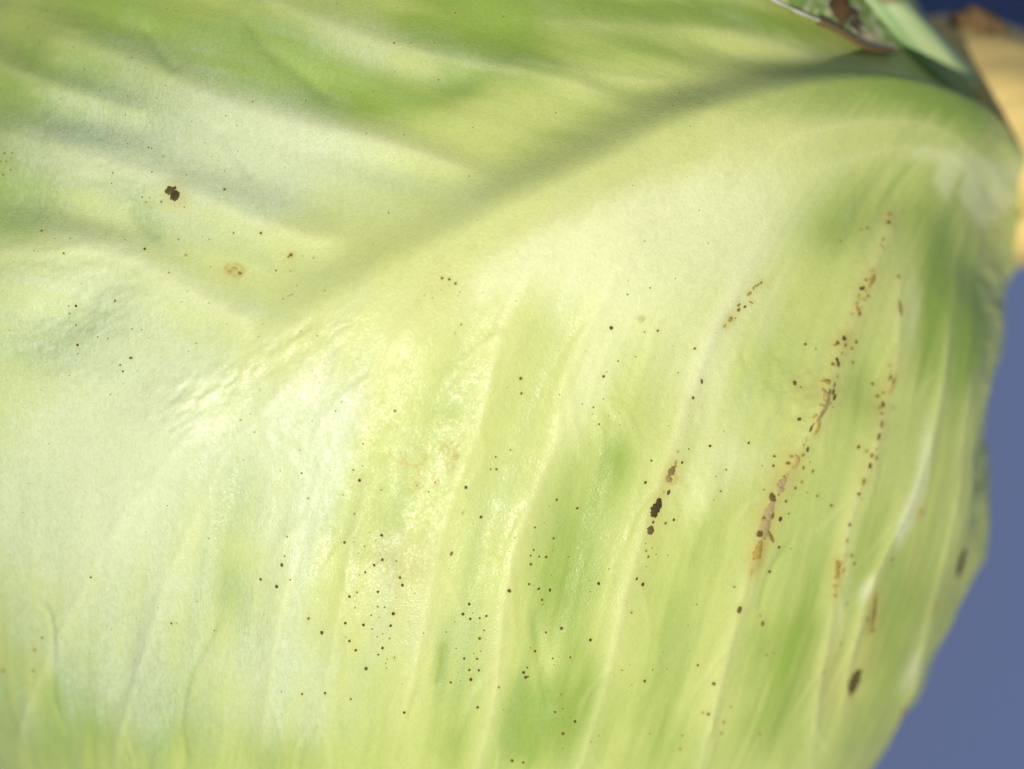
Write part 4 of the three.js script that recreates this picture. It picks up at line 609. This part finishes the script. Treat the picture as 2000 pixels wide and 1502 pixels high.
// ---------------------------------------------------------------- stem, broken stalk and torn leaf at the base of the head
function tube(points, radius, sides, steps, rough, seed, flat = 1) {
  const curve = new THREE.CatmullRomCurve3(points.map((p) => new THREE.Vector3(...p))), fr = curve.computeFrenetFrames(steps), P = [], U = [], I = [];
  for (let i = 0; i <= steps; i++) {
    const u = i / steps, c = curve.getPointAt(u);
    for (let j = 0; j <= sides; j++) {
      const w = j / sides * 2 * Math.PI, r = radius(u) * (1 + rough * fbm(Math.cos(w) * 1.6 + u * 2.2, Math.sin(w) * 1.6 + seed, 3, seed));
      pt.copy(c).addScaledVector(fr.normals[i], Math.cos(w) * r).addScaledVector(fr.binormals[i], Math.sin(w) * r * flat).multiplyScalar(MM);
      P.push(pt.x, pt.y, pt.z); U.push(j / sides, u);
      if (i && j) { const q = i * (sides + 1) + j; I.push(q - sides - 2, q - sides - 1, q, q - sides - 2, q, q - 1); }
    }
  }
  for (const [i, dir] of [[0, 1], [steps, -1]]) {        // close the ends
    const c = curve.getPointAt(i / steps).multiplyScalar(MM), n = P.length / 3; P.push(c.x, c.y, c.z); U.push(0.5, i / steps);
    for (let j = 0; j < sides; j++) { const a = i * (sides + 1) + j; dir > 0 ? I.push(n, a + 1, a) : I.push(n, a, a + 1); }
  }
  const g = new THREE.BufferGeometry(); g.setAttribute('position', new THREE.Float32BufferAttribute(P, 3)); g.setAttribute('uv', new THREE.Float32BufferAttribute(U, 2)); g.setIndex(I); g.computeVertexNormals(); return g;
}
function barkMap(f) {
  const W = 256, px = new Uint8Array(W * W * 4);
  for (let j = 0; j < W; j++) for (let i = 0; i < W; i++) { const c = f(i / W, j / W); px.set([toByte(c[0]), toByte(c[1]), toByte(c[2]), 255], (j * W + i) * 4); }
  const t = new THREE.DataTexture(px, W, W); t.colorSpace = THREE.SRGBColorSpace; t.wrapS = THREE.RepeatWrapping; t.magFilter = THREE.LinearFilter; t.needsUpdate = true; return t;
}
const mix3 = (a, b, k) => a.map((x, i) => lerp(x, b[i], k));
{
  const map = barkMap((v, u) => {
    const a = v * 2 * Math.PI, fibre = fbm(Math.cos(a) * 9, Math.sin(a) * 9 + u * 1.5, 3, 81), patch = fbm(Math.cos(a) * 2 + u * 3, Math.sin(a) * 2 - u * 2, 3, 83);
    let c = mix3([0.58, 0.60, 0.26], [0.68, 0.50, 0.17], smooth(0.10, 0.32, u + 0.10 * patch));
    c = mix3(c, [0.13, 0.075, 0.025], smooth(0.10, 0.42, patch - 0.05));
    return c.map((x) => x * (1 + 0.14 * fibre));
  });
  add(cabbage, 'stem_stump', tube(STUMP, (u) => table([0, 0.18, 0.4, 0.75, 0.93, 1], [11, 15, 17.5, 16.5, 14, 9], u), 48, 40, 0.16, 5), new THREE.MeshPhysicalMaterial({ name: 'cut stem', map, roughness: 0.6 })).userData.label = 'thick tan cut stem with brown stains';
  const tip = new THREE.SphereGeometry(1, 28, 18), pos = tip.attributes.position;
  for (let i = 0; i < pos.count; i++) { pt.fromBufferAttribute(pos, i); const r = 1 + 0.5 * fbm(pt.x * 1.5 + pt.z, pt.y * 1.5 - pt.z, 3, 97); pos.setXYZ(i, pt.x * r * 4.2 * MM, pt.y * r * 2.6 * MM, pt.z * r * 3.4 * MM); }
  tip.computeVertexNormals(); const tipMesh = add(cabbage.getObjectByName('stem_stump'), 'withered_bark', tip, plain('withered bark', [0.13, 0.075, 0.025], 0.8)); tipMesh.position.set(...TIP).multiplyScalar(MM); tipMesh.rotation.z = -0.7;
  const green = barkMap((v, u) => mix3(mix3([0.22, 0.35, 0.13], [0.40, 0.47, 0.22], smooth(-0.3, 0.5, fbm(v * 14, u * 2, 3, 85))), [0.17, 0.15, 0.05], smooth(0.12, 0.35, fbm(v * 5, u * 4, 3, 86))));
  add(cabbage, 'leaf_stalk', tube(STALK, (u) => lerp(2.8, 3.4, u), 36, 60, 0.22, 9), new THREE.MeshPhysicalMaterial({ name: 'broken stalk', map: green, roughness: 0.55 })).userData.label = 'blue-green stalk of a broken-off leaf';
}
{ // a torn leaf base with a withered edge
  const lo = new THREE.CatmullRomCurve3(TORN_LOW.map((p) => new THREE.Vector3(...p))), hi = new THREE.CatmullRomCurve3(TORN_UP.map((p) => new THREE.Vector3(...p)));
  const A = 60, B = 16, P = [], Q = [], I = [];
  for (let i = 0; i <= A; i++) for (let j = 0; j <= B; j++) {
    const u = i / A, v = j / B, p = lo.getPointAt(u).lerp(hi.getPointAt(u), v);
    p.z += 0.9 * Math.sin(Math.PI * v) + 0.7 * fbm(u * 9, v * 3, 3, 87) + (v < 0.06 ? 0.2 * noise(u * 40, 0, 88) : 0); p.y += 0.5 * noise(u * 12, 2, 89) * (1 - v);
    P.push(p.x * MM, p.y * MM, p.z * MM); Q.push(u, v);
    if (i && j) { const q = i * (B + 1) + j; I.push(q - B - 2, q, q - B - 1, q - B - 2, q - 1, q); }
  }
  const n = P.length / 3, edge = [];                      // a lower face 0.7 mm below, and a rim between them
  for (let k = 0; k < n; k++) { P.push(P[3 * k], P[3 * k + 1], P[3 * k + 2] - 0.7 * MM); Q.push(Q[2 * k], Q[2 * k + 1]); }
  const top = I.length; for (let k = 0; k < top; k += 3) I.push(I[k] + n, I[k + 2] + n, I[k + 1] + n);
  for (let i = 0; i <= A; i++) edge.push(i * (B + 1));
  for (let j = 1; j <= B; j++) edge.push(A * (B + 1) + j);
  for (let i = A - 1; i >= 0; i--) edge.push(i * (B + 1) + B);
  for (let j = B - 1; j >= 0; j--) edge.push(j);
  for (let k = 1; k < edge.length; k++) I.push(edge[k - 1], edge[k - 1] + n, edge[k], edge[k], edge[k - 1] + n, edge[k] + n);
  const g = new THREE.BufferGeometry(); g.setAttribute('position', new THREE.Float32BufferAttribute(P, 3)); g.setAttribute('uv', new THREE.Float32BufferAttribute(Q, 2)); g.setIndex(I); g.computeVertexNormals();
  const map = barkMap((u, v) => {
    const f = fbm(u * 16, v * 5, 3, 91), b = fbm(u * 7 + 3, v * 4, 3, 92);
    let c = mix3([0.24, 0.36, 0.06], [0.55, 0.58, 0.28], smooth(-0.25, 0.35, f + 0.2 * b));
    c = mix3(c, [0.60, 0.44, 0.24], smooth(0.62, 0.78, u + 0.10 * f) * smooth(0.6, 0.2, v) * 0.8);
    c = mix3(c, [0.09, 0.055, 0.025], smooth(0.08, 0.30, b - Math.abs(u - 0.58) * 2.2 + 0.10));
    return c;
  });
  const torn = add(cabbage, 'torn_leaf', g, new THREE.MeshPhysicalMaterial({ name: 'torn leaf', map, roughness: 0.55, side: THREE.DoubleSide })); torn.userData.label = 'torn leaf base with a brown withered edge';
  const shift = (pts, dy, dz) => pts.map(([x, y, z]) => [x, y + dy, z + dz]);
  add(torn, 'pale_edge', tube(shift(TORN_LOW.slice(0, 5), 0, 0.1), (u) => 0.26 * (0.6 + 0.7 * Math.sin(u * 13) ** 2), 8, 60, 0.7, 15), plain('dry pale rim', [0.46, 0.43, 0.36], 0.8));
  add(torn, 'withered_edge', tube(shift(TORN_LOW.slice(3), -0.1, 0.1), (u) => 0.55 * (1 - 0.5 * u), 8, 40, 0.6, 17), plain('withered rim', [0.14, 0.095, 0.045], 1, { specularIntensity: 0.2 }));
  const c = new THREE.SphereGeometry(1, 28, 18), pos = c.attributes.position;
  for (let i = 0; i < pos.count; i++) { pt.fromBufferAttribute(pos, i); const r = 1 + 0.45 * fbm(pt.x * 1.7 + pt.z, pt.y * 1.7 - pt.z, 3, 95); pos.setXYZ(i, pt.x * r * 1.5 * MM, pt.y * r * 2.3 * MM, pt.z * r * 0.9 * MM); }
  c.computeVertexNormals(); const clump = add(torn, 'withered_clump', c, plain('withered tissue', [0.085, 0.052, 0.024], 1, { specularIntensity: 0.3 })); clump.position.set(...CLUMP).multiplyScalar(MM); clump.rotation.z = -0.35;
}

renderer.render(scene, camera);
